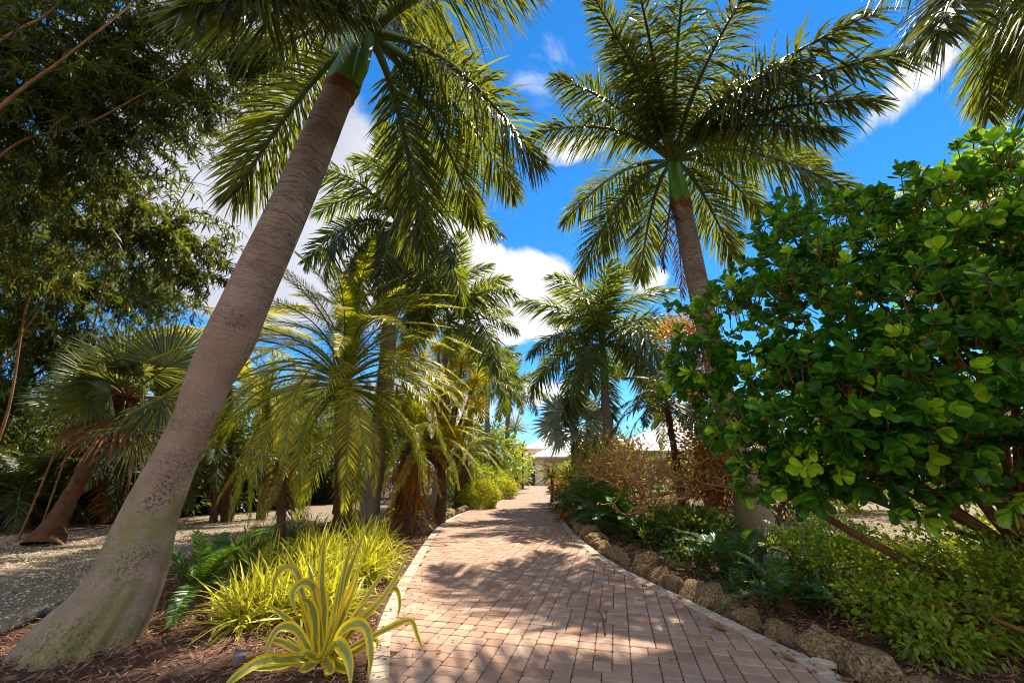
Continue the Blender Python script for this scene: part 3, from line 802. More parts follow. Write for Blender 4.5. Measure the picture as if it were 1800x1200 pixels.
# ================================================================== more plant builders
def leaf_cloud(g, blobs, n, L, W, mat=0, seed=0, prof=P2, clump=10, cs=.16, updir=.25, droop=.25, fold=0., tint=(0, 1), shell=.55, out=1.0, hole=0):
    """leaf clumps through the volume of each blob: (centre, radii)"""
    rg = np.random.default_rng(seed)
    vols = np.array([r[0] * r[1] * r[2] for _, r in blobs]) ** .75
    cnt = np.maximum(1, (vols / vols.sum() * n / clump)).astype(int)
    for (c, r), k in zip(blobs, cnt):
        u = nrm(rg.normal(size=(k, 3))); rad = (shell + (1 - shell) * rg.uniform(0, 1, k)) * rg.uniform(.85, 1.12, k)
        ctr = u * rad[:, None]
        p = np.repeat(np.array(c) + ctr * np.array(r), clump, 0)
        m = len(p)
        spread = rg.normal(0, cs, (m, 3))
        p = p + spread
        d = nrm(np.repeat(u, clump, 0) * out + spread / cs * .75 + UP * updir + rg.normal(0, .35, (m, 3)))
        nn = UP + rg.normal(0, .75, (m, 3))
        tt = np.repeat(rg.uniform(*tint, k), clump) * .6 + rg.uniform(*tint, m) * .4
        blades(g, p, d, nn, L * rg.uniform(.6, 1.25, m), W * rg.uniform(.7, 1.2, m), prof, droop * rg.uniform(.2, 1.6, m), fold, mat, tt)

def branchlets(g, starts, dirs, lens, ncl, leaves, L, W, matl, matw, seed, droop=.35, tint=(0, 1), tw=.006, fan=.9):
    """thin drooping twigs that carry little fans of leaves"""
    rg = np.random.default_rng(seed)
    for s, d, ln in zip(starts, dirs, lens):
        t = np.linspace(0, 1, ncl + 1)
        side = nrm(np.cross(d, UP)); cv = rg.normal(0, .15)
        pts = s + d * (ln * t)[:, None] - UP * (droop * ln * t ** 2)[:, None] + side * (cv * ln * t ** 2)[:, None]
        tube(g, pts, np.linspace(tw, tw * .3, ncl + 1), 3, matw, .5, False)
        T = nrm(np.gradient(pts, axis=0))
        b = np.repeat(pts[1:], leaves, 0) + rg.normal(0, .02, (ncl * leaves, 3)); tt = np.repeat(T[1:], leaves, 0); m = len(b)
        dd = nrm(tt * .6 + rg.normal(0, fan, (m, 3)) - UP * .25)
        blades(g, b, dd, UP + rg.normal(0, .5, (m, 3)), L * rg.uniform(.6, 1.2, m), W, P2, .25, 0, matl, np.clip(rg.uniform(*tint) * .6 + rg.uniform(0, .4, m), 0, 1))

def bamboo(label, base_pts, culms, blobs, nbr, matl, seed, L=.15, W=.024, dirb=(.8, 0, .1), group='bamboo clumps', tw=.006, ncl=11, leaves=6, blen=(.7, 1.5), tint=(0, 1)):
    rt = root('bamboo_clump', base_pts, label, 'bamboo', group)
    rg = np.random.default_rng(seed)
    for (pts, r) in culms:
        g = Geo(); c = catmull(pts, 30)
        tube(g, c, np.linspace(r, r * .35, 30), 8, 0, .5, True, lambda th, l: 1 + .12 * (np.abs(((l * 3.1) % 1) - .5) > .46))
        g.build('culm', [M['culm']], rt)
    g = Geo()
    w = np.array([r[0] * r[1] * r[2] for _, r in blobs]) ** .7; w /= w.sum()
    idx = rg.choice(len(blobs), nbr, p=w)
    st = []; dr = []
    for i in idx:
        c, r = blobs[i]; u = nrm(rg.normal(size=3)) * rg.uniform(.1, 1) ** .5
        st.append(np.array(c) + u * np.array(r)); dr.append(nrm(np.array(dirb) + rg.normal(0, .45, 3)))
    branchlets(g, st, dr, rg.uniform(*blen, nbr), ncl, leaves, L, W, 0, 1, seed + 1, tw=tw, tint=tint)
    g.build('foliage', [matl, M['culm']], rt)
    return rt

PF = [(0, .10), (.3, .62), (.55, 1), (.8, .5), (1, .03)]
def fan_leaf(parent, name, mats, org, hast, axis, nor, Lr, spread=130, nseg=38, droop=.16, cup=.12, pet=.02, seed=0, tint=(.1, .8)):
    rg = np.random.default_rng(seed); g = Geo()
    axis = nrm(np.array(axis, float)); nor = np.array(nor, float); nor = nrm(nor - axis * nor.dot(axis)); side = np.cross(axis, nor)
    a = np.radians(np.linspace(-spread, spread, nseg))
    d = axis * np.cos(a)[:, None] + side * np.sin(a)[:, None] + nor * cup + rg.normal(0, .02, (nseg, 3))
    Ls = Lr * (1 - .22 * (np.abs(a) / math.pi)) * rg.uniform(.93, 1.04, nseg)
    W = 2 * Lr * .55 * math.tan(R(spread) / nseg) * 1.12
    wob = nor + side * 0 + rg.normal(0, .12, (nseg, 3)) + d * 0
    blades(g, np.repeat([hast], nseg, 0), d, wob, Ls, W, PF, droop * rg.uniform(.6, 1.5, nseg), .22, 0, rg.uniform(*tint, nseg))
    o2, h2 = np.array(org, float), np.array(hast, float)
    tube(g, bez(o2, (o2 + h2) / 2 + UP * .08, h2, 8), np.linspace(pet, pet * .55, 8), 5, 1, .5)
    return g.build(name, mats, parent)

PR = [(0, .55), (.3, 1), (.65, .8), (1, .04)]
def rosette_geo(g, c, n, L, W, up=(-.15, 1.), droop=.3, seed=0, prof=PR, fold=.18, mat=0, tint=(0, 1), axis=None, nsides=0):
    rg = np.random.default_rng(seed)
    az = np.arange(n) * 2.39996 + rg.uniform(-.3, .3, n); t = (np.arange(n) + .5) / n
    el = np.arcsin(np.clip(up[0] + (up[1] - up[0]) * t, -1, .995))
    d = np.stack([np.cos(az) * np.cos(el), np.sin(az) * np.cos(el), np.sin(el)], 1)
    if axis is not None:
        q = Vector((0, 0, 1)).rotation_difference(Vector(axis)).to_matrix(); d = d @ np.array(q).T
    nn = UP + rg.normal(0, .12, (n, 3)) - d * .0
    nn = np.where((np.abs(d[:, 2]) > .9)[:, None], np.stack([-np.sin(az), np.cos(az), 0 * az], 1) + .3, nn)
    blades(g, np.repeat([c], n, 0) + d * .02, d, nn, L * rg.uniform(.7, 1.08, n), W * rg.uniform(.8, 1.1, n), prof, droop * rg.uniform(.4, 1.5, n), fold, mat, rg.uniform(*tint, n))

def cycad(name, label, c, n, L, elr, seed, mat='cycad', LL=.17, LW=.013, az=None, nst=80, cat='cycad', group=None, lean=(0, 0), tint=(0, .9)):
    rt = root(name, c, label, cat, group); rg = random.Random(seed)
    c = np.array(c, float) + UP * .12
    for k in range(n):
        a = (az[0] + (az[1] - az[0]) * (k + rg.uniform(.2, .8)) / n) if az else k * 2.39996
        a = math.radians(a) if az else a
        e = math.radians(rg.uniform(*elr)); l = L * rg.uniform(.8, 1.1)
        dirv = np.array([math.cos(a) * math.cos(e), math.sin(a) * math.cos(e), math.sin(e)])
        T = c + dirv * l * .95 - UP * l * .18 + np.array([lean[0], lean[1], 0])
        ctrl = c + dirv * l * .5 + UP * l * .16
        g = Geo()
        frond(g, bez(c, ctrl, T, 26), LL, LW, nst, start=.12, plum=.06, lift=.3, ang=(74, 42), droop=.12, rr=.011, seed=seed * 31 + k, tint=tint, prof=P2, shape=(.5, .9, .35))
        g.build('frond', [M['rachis'], M[mat]], rt)
    g = Geo(); tube(g, [c - UP * .16, c - UP * .05, c + UP * .03], [.10, .12, .05], 10, 0, .5, True, lambda th, l: 1 + .12 * np.sin(th * 5)); g.build('stem', [M['bark_brown']], rt)
    return rt

def date_palm(label, C, base, n, scale, seed, tr, tmin=-70, tmax=75, orange=False, group='date palms along the drive', protos=None, az0=0.):
    rt = root('date_palm', base, label, 'palm tree', group)
    base = np.array(base, float); C = np.array(C, float)
    g = Geo(); k = 14
    c = catmull([base, base + (C - base) * .4 + np.array([.05, 0, 0]), C - UP * .1], 40)
    tube(g, c, np.linspace(tr * 1.15, tr, 40), 14, 0, .5, True, lambda th, l: 1 + .16 * np.sin(th * 7 + l * 22) * np.sin(l * 30) + .05 * np.sin(l * 60))
    rg = np.random.default_rng(seed)
    m = 260 if orange else 90   # leaf stubs and hanging fibre on the stem
    i = rg.integers(10 if orange else 22, 39, m); a = rg.uniform(0, 6.28, m)
    b = c[i] + np.stack([np.cos(a), np.sin(a), 0 * a], 1) * tr * .8
    d = np.stack([np.cos(a), np.sin(a), rg.uniform(-1.2, .9, m)], 1)
    blades(g, b, d, np.stack([-np.sin(a), np.cos(a), 0 * a], 1), rg.uniform(.15, .45, m) * (1.4 if orange else 1), .03, P2, .5, 0, 1, rg.uniform(0, 1, m))
    g.build('trunk', [M['bark_brown'], M['dead'] if not orange else M['orange']], rt)
    crown(rt, C, n, protos or DAT, tmin, tmax, scale, seed, az0=az0)
    if orange and protos is None: crown(rt, C - UP * .1, 44, [ORG], -88, -50, .5, seed + 5, name='dry_frond')
    return rt

# ================================================================== 4. bamboo overhead at the left
B = lambda px, py, f, r: (P(px, py, f), r if isinstance(r, tuple) else (r, r, r))
bamboo('dark green bamboo arching over the top left with long brown canes', (-7.5, 4.0, -.03),
       [([(-7.5, 3.4, 0), (-7.0, 3.6, 3), P(0, 190, 4.2), P(110, 105, 4.4), P(235, 5, 4.7)], .035),
        ([(-7.8, 4.2, 0), (-7.6, 4.4, 2.5), P(0, 275, 5.0), P(160, 215, 5.2), P(330, 120, 5.6)], .03),
        ([(-8.0, 4.8, 0), (-7.9, 5.0, 2.2), P(10, 190, 5.0), P(130, 145, 5.3), P(360, 65, 6.0)], .03),
        ([(-8.6, 3.4, 0), (-8.2, 3.6, 3), P(-40, 100, 4.2), P(90, 20, 4.6), P(150, -60, 4.8)], .035)],
       [B(60, 40, 5.4, 1.5), B(220, 40, 5.8, 1.3), B(350, 10, 6.2, 1.0), B(40, 210, 5.6, 1.4), B(170, 190, 6, 1.2), B(310, 150, 6.4, 1.0), B(-80, 120, 5, 1.5), B(390, 90, 6.4, .75)],
       700, M['bamboo'], 401, L=.19, W=.03, dirb=(.75, .1, -.15), tint=(0, .75))
bamboo('bamboo clump with yellow-green sprays behind the fan palm', (-11.5, 9.5, -.03),
       [([(-11.5, 9, 0), (-11.3, 9, 2.5), P(60, 500, 8.6), P(170, 430, 8.2), P(200, 400, 8.2)], .03),
        ([(-11, 9.8, 0), (-10.6, 9.6, 2.8), P(190, 470, 8.6), P(195, 430, 8.6), P(150, 380, 8.6)], .022),
        ([(-10.6, 9.8, 0), (-10, 9.4, 4), P(330, 330, 8.2), P(400, 285, 8.4)], .018),
        ([(-11.8, 8.8, 0), (-11.3, 8.6, 4), P(260, 340, 7.6), P(430, 340, 7.8)], .016)],
       [B(40, 330, 7.6, 1.5), B(160, 350, 8, 1.3), B(30, 470, 10.5, 1.7), B(170, 460, 10.8, 1.5), B(300, 430, 8.8, 1.1), B(250, 370, 8.4, .9), B(90, 550, 12.5, 1.7), B(-120, 420, 8, 2.0), B(350, 440, 9, .6), B(250, 510, 12.5, 1.1)],
       800, M['bamboo'], 402, L=.22, W=.036, dirb=(.7, -.1, -.2), tint=(.2, 1))
bamboo('low leafy bamboo at the left edge behind the fan palm', (-15.5, 12.5, -.03),
       [([(-15.5, 12.5, 0), (-15.2, 12.2, 3), (-14.4, 11.6, 6)], .03)],
       [B(-20, 650, 11.5, (1.8, 1.3, 1.7)), B(80, 640, 12.8, (1.6, 1.4, 1.4)), B(-150, 620, 10.5, 2.4), B(150, 580, 12, 1.2), B(30, 740, 12.5, 1.5)],
       330, M['bamboo'], 403, L=.22, W=.035, dirb=(.4, -.2, -.3), tint=(.0, .8))
bamboo('yellow-green bamboo rising behind the broad-leaved bush at the upper right', (12.2, 8.2, -.03),
       [([(12.2, 8.2, 0), (12.0, 8.0, 3), P(1790, 420, 7.8), P(1760, 300, 7.6), P(1730, 262, 7.6)], .03)],
       [B(1770, 330, 7.8, 1.0), B(1820, 400, 8, 1.3), B(1700, 400, 8.4, .9), B(1880, 300, 8, 1.3), B(1650, 440, 9, .7)],
       170, M['bambooy'], 404, L=.2, W=.036, dirb=(-.3, -.1, -.1), tint=(.2, 1))

# ================================================================== 5. fan palm on the left gravel
fb = G(78, 955); fb[2] = -.03
FC = P(222, 700, 9.6)
rt = root('fan_palm', fb, 'leaning brown fan palm with broad pleated leaves left of the grey trunk', 'palm tree')
g = Geo(); c = catmull([fb, P(120, 880, 9.65), P(165, 800, 9.6), P(205, 730, 9.6), FC], 44)
tube(g, c, np.interp(np.linspace(0, 1, 44), [0, .12, .3, .8, 1], [.36, .2, .15, .15, .24]), 16, 0, .5, True, lambda th, l: 1 + .05 * np.sin(l * 46) + .04 * np.sin(5 * th + l))
rg = np.random.default_rng(9); m = 60; i = rg.integers(36, 44, m); a = rg.uniform(0, 6.28, m)
blades(g, c[i], np.stack([np.cos(a), np.sin(a), rg.uniform(-.6, 1., m)], 1), np.stack([-np.sin(a), np.cos(a), 0 * a], 1), rg.uniform(.25, .7, m), .07, P2, .4, .2, 1, rg.uniform(0, 1, m))
g.build('trunk', [M['bark_brown'], M['dead']], rt)
rg = random.Random(8)
fk = 0
for (h, tpx, Lr) in [((226, 642, 9.2), (190, 545), 1.45), ((292, 645, 9.0), (320, 550), 1.35), ((160, 665, 9.1), (95, 640), 1.2), ((195, 690, 8.9), (135, 715), 1.0), ((240, 750, 8.9), (255, 830), 1.05), ((285, 700, 9.1), (330, 740), 1.1)]:
    H = P(*h); T = P(tpx[0], tpx[1], h[2] + .25)
    fan_leaf(rt, 'fan_leaf', [M['fan'], M['bark_orange']], FC, H, T - H, np.array([.75, -.9, .1]), Lr, 84 if fk < 2 else 100, 44, .06, .12, .032, 500 + fk); fk += 1
for k in range(20):
    az = k * 2.39996; el = R(75 - 115 * (k + .5) / 20)
    d = np.array([math.cos(az) * math.cos(el), math.sin(az) * math.cos(el), math.sin(el)])
    H = FC + d * rg.uniform(.6, .95)
    fan_leaf(rt, 'fan_leaf', [M['fan'] if k < 16 else M['dead'], M['bark_orange']], FC, H, d, UP * .7 + np.array([.5, -.8, 0]) - d * .2, rg.uniform(.95, 1.25), 100, 36, .14 if k < 16 else .5, .12, .028, 540 + k)

# ================================================================== 6. date palms
date_palm('big drooping date palm beside the leaning trunk', P(603, 672, 9.2), (P(606, 900, 9.2)[0], 9.2, -.03), 100, 1.26, 51, .17, tmin=-60, tmax=88)
date_palm('stout date palm with orange fibre on its trunk above the mulch bed', P(726, 785, 10.6), (P(704, 900, 10.6)[0], 10.9, -.03), 46, .78, 52, .27, orange=True, tmin=-30, tmax=80)
date_palm('low yellow-green date palm behind the clipped round hedge', P(812, 800, 17.5), (P(808, 900, 17.5)[0], 17.5, -.03), 40, .72, 53, .25, tmin=-30)
date_palm('date palm whose fronds meet the garage end of the left bed', P(868, 800, 26), (P(866, 850, 26)[0], 26, -.03), 34, .75, 54, .25, tmin=-25)
date_palm('shaded date palm in the dusk behind the leaning trunk', P(470, 700, 14), (P(468, 860, 14)[0], 14, -.03), 34, 1.15, 56, .12, tmin=-60)
rt = date_palm('small palm at the near end of the grass with one drooping crown', P(495, 800, 8.0), (P(495, 930, 8)[0], 8.0, -.03), 12, .5, 57, .07, tmin=-75, tmax=20)
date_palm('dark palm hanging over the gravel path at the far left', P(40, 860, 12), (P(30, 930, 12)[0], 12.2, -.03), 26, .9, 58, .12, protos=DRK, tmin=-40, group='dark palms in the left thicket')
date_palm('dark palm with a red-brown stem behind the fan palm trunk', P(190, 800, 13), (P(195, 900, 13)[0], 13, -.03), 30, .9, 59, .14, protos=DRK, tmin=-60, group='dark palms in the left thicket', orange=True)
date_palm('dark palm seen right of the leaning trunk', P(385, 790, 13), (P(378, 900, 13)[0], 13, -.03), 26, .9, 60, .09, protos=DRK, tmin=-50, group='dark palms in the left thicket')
date_palm('small dark green palm with a bare curved trunk above the leafless shrub', P(1172, 712, 10.5), (P(1200, 860, 10.5)[0], 10.7, -.03), 24, .8, 61, .08, protos=DRK, tmin=-30, tmax=60, group=None)
COC = [proto_mesh('coconut_frond', 3.0, 71, LL=.6, LW=.04, nst=80, plum=.15, lift=.1, droop=.7, rr=.03, arch=.4, dip=.3, mts=[M['coco'], M['coco']], prof=P2, ang=(70, 30))]
date_palm('coconut palm with glowing yellow fronds behind the leaning trunk', P(398, 628, 13.5), (P(410, 860, 13.5)[0], 13.5, -.03), 12, 1.0, 62, .15, protos=COC, tmin=-20, tmax=70, group=None)

# ================================================================== 7. dragon tree with spiky yellow heads
DH = [(782, 664, 11.6), (742, 630, 12), (706, 650, 12), (812, 640, 12.4), (838, 712, 12.6), (806, 700, 11.8), (758, 706, 11.4), (735, 676, 11.6), (690, 632, 12.4), (700, 694, 11.8), (780, 742, 11.6), (835, 668, 12.6), (715, 612, 12.2), (760, 655, 12), (728, 655, 11.8), (745, 735, 11.6), (795, 672, 12.2), (822, 745, 12.4), (675, 665, 12), (770, 612, 12.6), (715, 720, 11.8), (800, 770, 12)]
db = (P(772, 900, 12.6)[0], 12.6, -.03)
rt = root('dragon_tree', db, 'dragon tree with yellow and orange spiky heads on bare curved stems', 'tree')
g = Geo(); hub = np.array([db[0], db[1], 1.5]); rg = np.random.default_rng(77)
tube(g, [np.array(db), (np.array(db) + hub) / 2 + .05, hub], [.2, .14, .12], 10)
for (a, b, f) in DH:
    h = P(a, b, f); mid = hub + (h - hub) * .5 + np.array([rg.normal(0, .2), rg.normal(0, .2), -.45])
    tube(g, bez(hub, mid, h, 12), np.linspace(.07, .035, 12), 7)
g.build('trunk', [M['bark_brown']], rt)
for i, (a, b, f) in enumerate(DH):
    g = Geo(); rosette_geo(g, P(a, b, f), 165, .6, .024, (-.8, .98), .12, 600 + i, fold=.15, tint=(0, 1) if i % 3 else (.3, 1))
    g.build('leaf_head', [M['dracaena']], rt)

# ================================================================== 8. silver fan palm, yuccas and other plants on the right
SC = P(1010, 752, 19.5)
rt = root('silver_fan_palm', (SC[0], 19.5, -.03), 'silver-grey fan palm beside the garage roof', 'palm tree')
g = Geo(); tube(g, [np.array([SC[0], 19.5, -.03]), SC - UP * .3, SC], [.25, .22, .15], 12); g.build('trunk', [M['bark_brown']], rt)
rg = random.Random(3)
for k in range(17):
    az = k * 2.39996; el = R(72 - 100 * (k + .5) / 17)
    d = np.array([math.cos(az) * math.cos(el), math.sin(az) * math.cos(el), math.sin(el)])
    H = SC + d * rg.uniform(.8, 1.15)
    fan_leaf(rt, 'fan_leaf', [M['silver'], M['silver']], SC, H, d + UP * -.1, UP * .5 + np.array([0, -.9, 0]) - d * .1, 1.4, 118, 30, .25, .15, .025, 520 + k)
def yucca(name, label, c_px, f, n, L, W, trunk, seed, mat='yucca', group=None, up=(-.3, .98), droop=.15, cat='spiky plant', heads=1, r=.06):
    C = P(*c_px, f); rt = root(name, (C[0], f, -.03), label, cat, group)
    if trunk:
        g = Geo(); tube(g, [(C[0], f, -.03), (C[0] + .05, f, C[2] * .5), C], [r * 1.4, r, r], 8); g.build('stem', [M['bark_brown']], rt)
    g = Geo(); rosette_geo(g, C, n, L, W, up, droop, seed, fold=.2); g.build('leaf_head', [M[mat]], rt)
    return rt
yucca('yucca', 'spiky yucca in front of the garage door', (969, 838), 20, 110, 1.15, .06, True, 701)
yucca('yucca', 'taller dark yucca beside the silver fan palm', (1017, 792), 20, 150, 1.15, .06, True, 702, up=(-.9, .98))
yucca('yucca', 'yellow-edged yucca low at the garage end of the right bed', (1000, 840), 17, 80, .8, .06, False, 703, 'grass')
yucca('yucca', 'yucca clump at the end of the left bed by the garage', (908, 842), 27, 80, .9, .06, False, 704)
yucca('dracaena', 'small orange-headed dracaena left of the garage', (918, 790), 33, 90, 1.1, .07, True, 705, 'orange')
yucca('fan_leaf_plant', 'blue-green travellers palm fan left of the garage roof', (905, 755), 34, 70, 2.2, .16, True, 706, 'silver', up=(-.2, .98), cat='palm tree')
BR = [((990, 900), 13.0, .55, 'orange', 'red and orange bromeliad at the drive edge under the cycad fronds'), ((975, 882), 15.5, .5, 'orange', 'orange bromeliad nearest the red flowers'),
      ((1165, 962), 8.9, .55, 'brom', 'dark purple bromeliad below the leafless shrub'), ((1120, 962), 9.6, .45, 'brom', 'smaller dark bromeliad left of the purple one'), ((1205, 975), 8.6, .5, 'brom', 'dark bromeliad right of the purple one, beside the cycad'),
      ((1145, 925), 11, .5, 'brom', 'dark bromeliad close under the leafless shrub'), ((1010, 882), 14, .55, 'orange', 'orange-leaved bromeliad behind the cycad fronds')]
for i, ((a, b), f, L, mt, lab) in enumerate(BR):
    c = P(a, b, f); c = np.array([c[0], f, .03]); rt_g = Geo(); rosette_geo(rt_g, c + UP * .05, 34, L, .06, (.1, .97), .35, 720 + i, fold=.2)
    tag(rt_g.build('bromeliad', [M[mt]], None, c), lab, 'bromeliad', 'bromeliads in the right bed')
# red flowers
for i, (a, b, lab) in enumerate([(967, 858, 'bright red flower spike at the right edge of the drive'), (1027, 835, 'small red flower spike above the cycad fronds')]):
    f = 16.5; c = P(a, b, f); rt = root('flower', (c[0], f, -.03), lab, 'flower')
    g = Geo(); tube(g, [(c[0], f, -.03), c], .012, 5); g.build('stem', [M['rachis']], rt)
    g = Geo(); leaf_cloud(g, [(c, (.09, .09, .14))], 110, .09, .045, 0, 730 + i, clump=8, cs=.04); g.build('petals', [M['red']], rt)

# cycads
cycad('cycad', 'large dark green cycad leaning its fronds over the drive edge', np.array([P(1085, 925, 11)[0], 11, -.03]), 20, 2.1, (15, 62), 81, az=(95, 285), LL=.26, LW=.02)
cycad('cycad', 'cycad at the foot of the right royal palm, fronds over the coral rocks', np.array([P(1300, 1010, 6.6)[0], 6.6, -.03]), 15, 1.05, (5, 65), 82, LL=.17, LW=.015, tint=(.2, 1))
cycad('cycad', 'smaller cycad with one bright frond right of the palm foot', np.array([P(1400, 1000, 7.4)[0], 7.4, -.03]), 10, .95, (10, 65), 83, mat='shrub', LL=.13, LW=.014)
cycad('cycad', 'shaded cycad between the leaning trunk and the striped grass', np.array([P(345, 1062, 5.6)[0], 5.6, -.03]), 15, 1.1, (5, 70), 84, LL=.16, LW=.014, tint=(0, 1))
cycad('cycad', 'young cycad beside the grass with a pale arching frond', np.array([P(430, 1010, 6.3)[0], 6.3, -.03]), 9, .9, (20, 75), 85, LL=.14, LW=.012)
cycad('cycad', 'bright green cycad between the dark bromeliads and the leafless shrub', np.array([P(1110, 940, 9.9)[0], 9.9, -.03]), 13, 1.1, (8, 60), 87, LL=.17, LW=.016, tint=(.2, 1))
cycad('cycad', 'low cycad spreading over the coral rocks below the small-leaved bush', np.array([P(1380, 1060, 5.2)[0], 5.2, -.03]), 12, .8, (0, 55), 88, LL=.13, LW=.013, tint=(.3, 1))
cycad('cycad', 'cycad with leaning fronds left of the near coral rocks', np.array([P(1235, 985, 7.2)[0], 7.2, -.03]), 10, .9, (5, 60), 86, LL=.15, LW=.014)

# ================================================================== 9. leafless shrub
def bare_shrub(label, base, H, Wd, seed):
    rt = root('leafless_shrub', base, label, 'shrub'); rg = np.random.default_rng(seed); g = Geo(); tips = []
    def rec(p, d, L, r, lv):
        n = 5; pts = [p]
        for _ in range(n - 1):
            d = nrm(d + rg.normal(0, .26, 3) + UP * .05); pts.append(pts[-1] + d * L / (n - 1))
        tube(g, pts, np.linspace(r, r * .75, n), 5 if lv < 3 else 4, 0, .5)
        if lv >= 6: tips.append(pts[-1]); return
        if lv >= 4: tips.append(pts[2])
        for _ in range(3 if lv < 5 else 2):
            nd = nrm(d + rg.normal(0, .62, 3) * np.array([Wd, 1, .8]))
            if nd[2] < -.1: nd[2] = abs(nd[2])
            rec(pts[-1], nd, L * rg.uniform(.7, .95), r * .7, lv + 1)
    b = np.array(base, float)
    for k in range(5):
        a = k * 1.3 + .3
        rec(b + UP * .25, nrm(np.array([math.cos(a) * Wd, math.sin(a) * .7, rg.uniform(.5, 1.1)])), H * .26, .06, 1)
    tube(g, [b, b + UP * .15, b + UP * .3], [.12, .10, .09], 9)
    g.build('branches', [M['bark_twig']], rt)
    tips = np.array(tips); g = Geo(); m = len(tips) * 2
    p = np.repeat(tips, 2, 0) + rg.normal(0, .05, (m, 3))
    blades(g, p, rg.normal(0, 1, (m, 3)) + UP * .5, UP + rg.normal(0, .6, (m, 3)), .09, .035, P2, .1, 0, 0, rg.uniform(0, 1, m))
    g.build('leaves', [M['hedge']], rt)
bare_shrub('leafless shrub of crooked tan branches with a few yellow leaves', (P(1158, 905, 10.8)[0], 10.8, -.03), 3.0, 1.5, 91)

# ================================================================== 10. broad-leaved bush on the right
POB = [(0, .10), (.12, .22), (.35, .62), (.6, .95), (.8, .98), (.93, .68), (1, .18)]
def obovate(g, p, d, n, L, W, tint, seed, droop=.12):
    blades(g, p, d, n, L, W, POB, droop, .16, 0, tint, smooth=False)
cb = np.array([5.7, 4.5, -.03])
rt = root('broad_leaved_bush', cb, 'huge bush with round glossy leathery leaves filling the right side', 'bush')
lobes = [(P(1500, 560, 4.59), (1.11, 0.96, 1.11)), (P(1310, 600, 5.40), (0.81, 0.74, 1.00)), (P(1225, 650, 5.77), (0.42, 0.5, 0.5)), (P(1450, 440, 5.03), (1.00, 0.89, 0.70)), (P(1640, 480, 4.14), (1.04, 0.96, 1.18)), (P(1770, 430, 3.85), (1.04, 0.96, 1.18)),
         (P(1620, 700, 3.92), (1.00, 0.89, 0.78)), (P(1780, 680, 3.48), (0.89, 0.81, 0.96)), (P(1440, 740, 4.44), (0.89, 0.74, 0.81)), (P(1560, 800, 4.14), (0.89, 0.74, 0.52)), (P(1900, 560, 3.40), (0.89, 0.89, 1.26)), (P(1330, 790, 4.96), (0.55, 0.52, 0.48)), (P(1700, 350, 4.44), (0.67, 0.67, 0.55)), (P(1380, 400, 5.33), (0.44, 0.44, 0.37))]
g = Geo()
hubs = [cb + np.array([-.3, 0, .5])]
def limb(a, b, sag, r0, r1, seed):
    rg = np.random.default_rng(seed); mid = (np.array(a) + np.array(b)) / 2 + np.array([rg.normal(0, .15), rg.normal(0, .15), sag])
    tube(g, bez(np.array(a, float), mid, np.array(b, float), 16), np.linspace(r0, r1, 16), 9)
limb(cb, P(1430, 895, 4.74), -.25, .07, .035, 1); limb(P(1430, 895, 4.74), P(1335, 770, 4.96), .1, .035, .02, 2); limb(P(1440, 895, 4.74), P(1240, 850, 5.18), .0, .03, .015, 3)
limb(cb, P(1640, 700, 4.00), -.1, .07, .03, 4); limb(cb, P(1500, 560, 4.59), -.2, .065, .03, 5); limb(cb, P(1760, 500, 3.85), 0, .07, .03, 6)
for i, (c, r) in enumerate(lobes): limb(cb + UP * .6 + np.array([-.3, .2, .1]), c, -.1, .032, .014, 10 + i)
rg = np.random.default_rng(444)
ros_p, ros_d = [], []
for (c, r) in lobes:
    k = int(330 * (r[0] * r[1] * r[2]) ** .62)
    u = nrm(rg.normal(size=(k, 3))); rad = rg.uniform(.45, 1.06, k) ** .7
    ros_p.append(c + u * rad[:, None] * np.array(r)); ros_d.append(nrm(u + UP * .45 + np.array([0, -.25, 0]) + rg.normal(0, .3, (k, 3))))
ros_p = np.concatenate(ros_p); ros_d = np.concatenate(ros_d)
keep = ~((ros_p[:, 2] < .85)) & (ros_p[:, 1] > 2.0)
carve = np.array([noise.noise(Vector(p * 1.9)) + .5 * noise.noise(Vector(p * 4.3)) for p in ros_p])
keep &= carve > -.17
ros_p = ros_p + ros_d * np.clip(carve, 0, 1)[:, None] * .55
ros_p, ros_d = ros_p[keep], ros_d[keep]
for p, d in zip(ros_p[::1], ros_d[::1]):
    tube(g, [p - d * .22 - UP * .06, p - d * .1 - UP * .02, p], [.008, .007, .005], 4)
g.build('branches', [M['bark_orange']], rt)
g = Geo(); PL, PD, PN, LT, CNT = [], [], [], [], []
for p, d in zip(ros_p, ros_d):
    q = nrm(np.cross(d, rg.normal(size=3))); w = np.cross(d, q); n_l = int(rg.integers(6, 11)); CNT.append(n_l); young = rg.uniform()
    for j in range(n_l):
        a = j * 2.39996; e = .25 + 1.0 * (j / n_l)
        rd = q * math.cos(a) + w * math.sin(a)
        PL.append(p - d * .05 * j / n_l * 2); PD.append(d * math.cos(e) + rd * math.sin(e)); PN.append(d * math.sin(e) - rd * math.cos(e) + rg.normal(0, .25, 3))
        LT.append(.99 if (young > .86 and j < 6) else .85 if (young > .74 and j < 4) else .99 if rg.uniform() > .975 else rg.uniform(0, .78))
m = len(PL)
obovate(g, np.array(PL), np.array(PD), np.array(PN), .148 * np.repeat(rg.uniform(.75, 1.2, len(CNT)), CNT) * rg.uniform(.6, 1.15, m), .092 * rg.uniform(.75, 1.15, m), np.array(LT), 1)
g.build('leaves', [M['clusia']], rt)
fr_n = 0
for (a, b, f) in ((1510, 517, 3.9), (1640, 547, 3.5), (1600, 515, 3.6)):
    c = P(a, b, f); g = Geo(); u = np.linspace(0, math.pi, 9)
    tube(g, np.stack([np.full(9, c[0]), np.full(9, c[1]), c[2] - .03 * np.cos(u)], 1), .032 * np.sin(u) + .0005, 12)
    g.build('fruit', [M['fruit']], rt)

